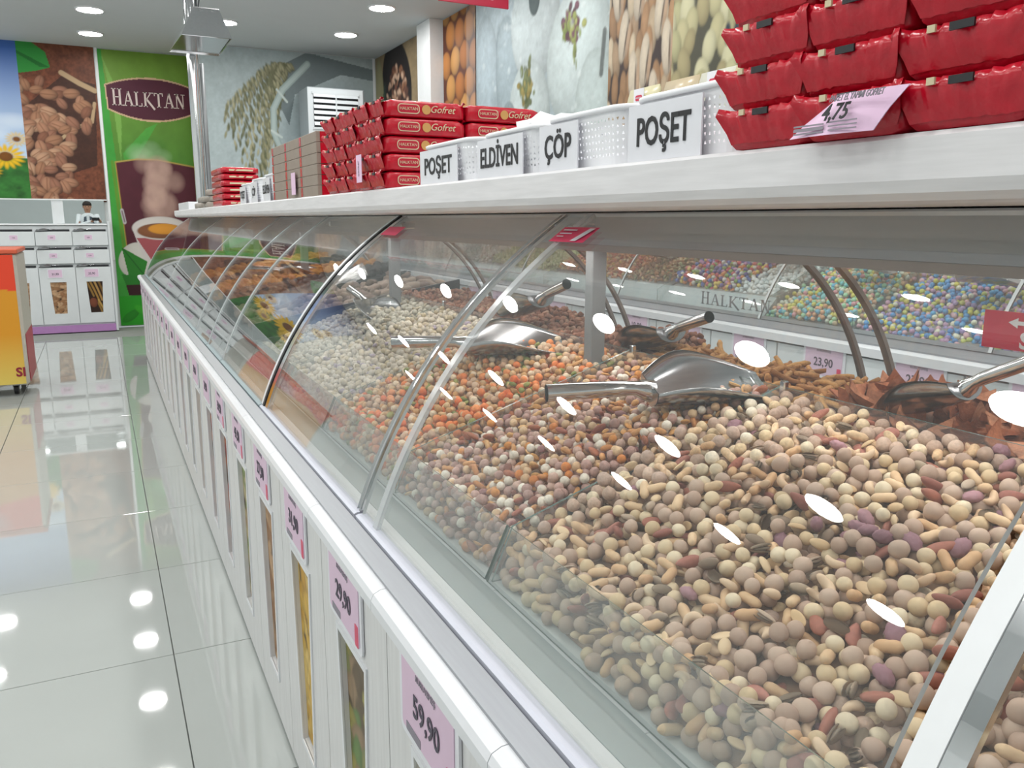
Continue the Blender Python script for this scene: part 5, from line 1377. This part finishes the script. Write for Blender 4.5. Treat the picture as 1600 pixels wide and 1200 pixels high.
# ================================================================== PHOTOGRAPHER (seen only in the far mirror strip)
def person():
    t = root('person', 'person in white shirt and grey vest holding up a phone, seen in the far mirror', 'person', (-.16, -.46, 0))
    J = {'pelvis': (0, 0, .84, .135), 'waist': (0, 0, .98, .12), 'chest': (0, 0, 1.14, .145), 'neckb': (0, 0, 1.30, .065), 'neck': (0, .01, 1.35, .052), 'head': (0, .02, 1.42, .082), 'crown': (0, .015, 1.50, .085), 'top': (0, .0, 1.55, .055)}
    E = [('pelvis', 'waist'), ('waist', 'chest'), ('chest', 'neckb'), ('neckb', 'neck'), ('neck', 'head'), ('head', 'crown'), ('crown', 'top')]
    for s, sg_ in (('l', -1), ('r', 1)):
        J['hip' + s] = (.085 * sg_, 0, .80, .085); J['knee' + s] = (.10 * sg_, .02, .44, .058); J['ankle' + s] = (.10 * sg_, 0, .09, .040); J['toe' + s] = (.11 * sg_, .14, .03, .032)
        E += [('pelvis', 'hip' + s), ('hip' + s, 'knee' + s), ('knee' + s, 'ankle' + s), ('ankle' + s, 'toe' + s)]
        J['sh' + s] = (.17 * sg_, 0, 1.27, .058); J['el' + s] = (.22 * sg_, .12, 1.05, .042)
        hx = .16 + .075 * sg_; J['wr' + s] = (hx + .01 * sg_, .34, 1.15, .026); J['palm' + s] = (hx, .385, 1.17, .028)
        E += [('chest', 'sh' + s), ('sh' + s, 'el' + s), ('el' + s, 'wr' + s), ('wr' + s, 'palm' + s)]
        for f in range(4):
            a = 'f%d%s' % (f, s); J[a] = (hx - .012 * sg_, .418 - .004 * f, 1.20 - .018 * f, .0085); J[a + 't'] = (hx - (.040 - .003 * abs(f - 1)) * sg_, .426, 1.205 - .018 * f, .007)
            E += [('palm' + s, a), (a, a + 't')]
        J['th' + s] = (hx - .014 * sg_, .375, 1.195, .010); J['tht' + s] = (hx - .035 * sg_, .386, 1.215, .008); E += [('palm' + s, 'th' + s), ('th' + s, 'tht' + s)]
    names = list(J); me = bpy.data.meshes.new('body'); me.from_pydata([J[k][:3] for k in names], [(names.index(a), names.index(b2)) for a, b2 in E], [])
    o = link('body', me, t); m = o.modifiers.new('skin', 'SKIN'); o.modifiers.new('sub', 'SUBSURF').levels = 1
    for i, k in enumerate(names): me.skin_vertices[0].data[i].radius = (J[k][3],) * 2
    me.skin_vertices[0].data[0].use_root = True; me.materials.append(M_['skin'])
    def lump(name, rings, m, K=18):
        P = []; 
        for (x, y, z, rx, ry) in rings: P += [(x + rx * math.cos(2 * PI * k / K), y + ry * math.sin(2 * PI * k / K), z) for k in range(K)]
        F = [(i * K + k, i * K + (k + 1) % K, (i + 1) * K + (k + 1) % K, (i + 1) * K + k) for i in range(len(rings) - 1) for k in range(K)]
        return MB().add(P, F + [tuple(range(K))[::-1], tuple(range((len(rings) - 1) * K, len(rings) * K))]).build(name, m, t, smooth=True)
    lump('shirt', [(0, 0, .80, .165, .125), (0, 0, .98, .155, .125), (0, 0, 1.14, .185, .140), (0, 0, 1.26, .19, .11), (0, .005, 1.31, .10, .085), (0, .01, 1.335, .062, .062)], M_['cloth'])
    lump('vest', [(0, -.002, .84, .170, .131), (0, -.002, .98, .160, .131), (0, -.002, 1.14, .178, .146), (0, -.002, 1.24, .150, .128), (0, -.002, 1.285, .115, .10)], M_['vest'])
    MB().box(-.03, .03, .122, .150, 1.06, 1.30, bev=.01).build('shirt_front', M_['cloth'], t)
    lump('trousers', [(0, 0, .70, .155, .115), (0, 0, .80, .168, .127), (0, 0, .88, .168, .127)], M_['trousers'])
    for sg_ in (-1, 1):
        MB().tube([(.085 * sg_, 0, .78), (.10 * sg_, .02, .44), (.10 * sg_, 0, .10)], [.098, .072, .058], 14).build('trouser_leg', M_['trousers'], t, smooth=True)
        MB().tube([(.16 * sg_, 0, 1.28), (.22 * sg_, .12, 1.05), (.16 + .085 * sg_, .325, 1.145)], [.070, .056, .038], 14).build('sleeve', M_['cloth'], t, smooth=True)
        MB().box(.07 * sg_ - .0 if sg_ > 0 else -.15, .15 if sg_ > 0 else -.07, -.08, .18, 0, .075, bev=.02).build('shoe', M_['black'], t)
    V, F = I2; hr = bpy.data.meshes.new('hair'); HV = V * np.array([.094, .104, .085]); HV[:, 2] = np.maximum(HV[:, 2], -.02 - .05 * (HV[:, 1] < 0)); fast_mesh(hr, HV, F, True); hr.materials.append(M_['hair'])
    link('hair', hr, t, (0, -.012, 1.515))
    for sx_ in (-1, 1):
        MB().tube([(.032 * sx_, .098, 1.475), (.032 * sx_, .104, 1.475)], .010, 8).build('eye', M_['black'], t); MB().box(.084 * sx_ - .006, .084 * sx_ + .006, -.005, .02, 1.44, 1.49, bev=.004).build('ear', M_['skin'], t)
    MB().add([(-.012, .095, 1.43), (.012, .095, 1.43), (0, .122, 1.434), (0, .098, 1.475)], [(0, 1, 2), (0, 2, 3), (1, 3, 2), (0, 3, 1)]).build('nose', M_['skin'], t)
    MB().box(-.022, .022, .090, .100, 1.402, 1.410, bev=.003).build('mouth', mat('lips', '8c4a44', .5), t)
    ph = root('phone', 'dark phone held up in both hands by the person in the mirror', 'phone', (0, 0, 0))
    MB().box(-.085, .065, -.026, -.018, 1.165, 1.235, bev=.003).build('phone_body', M_['black'], ph)
person()
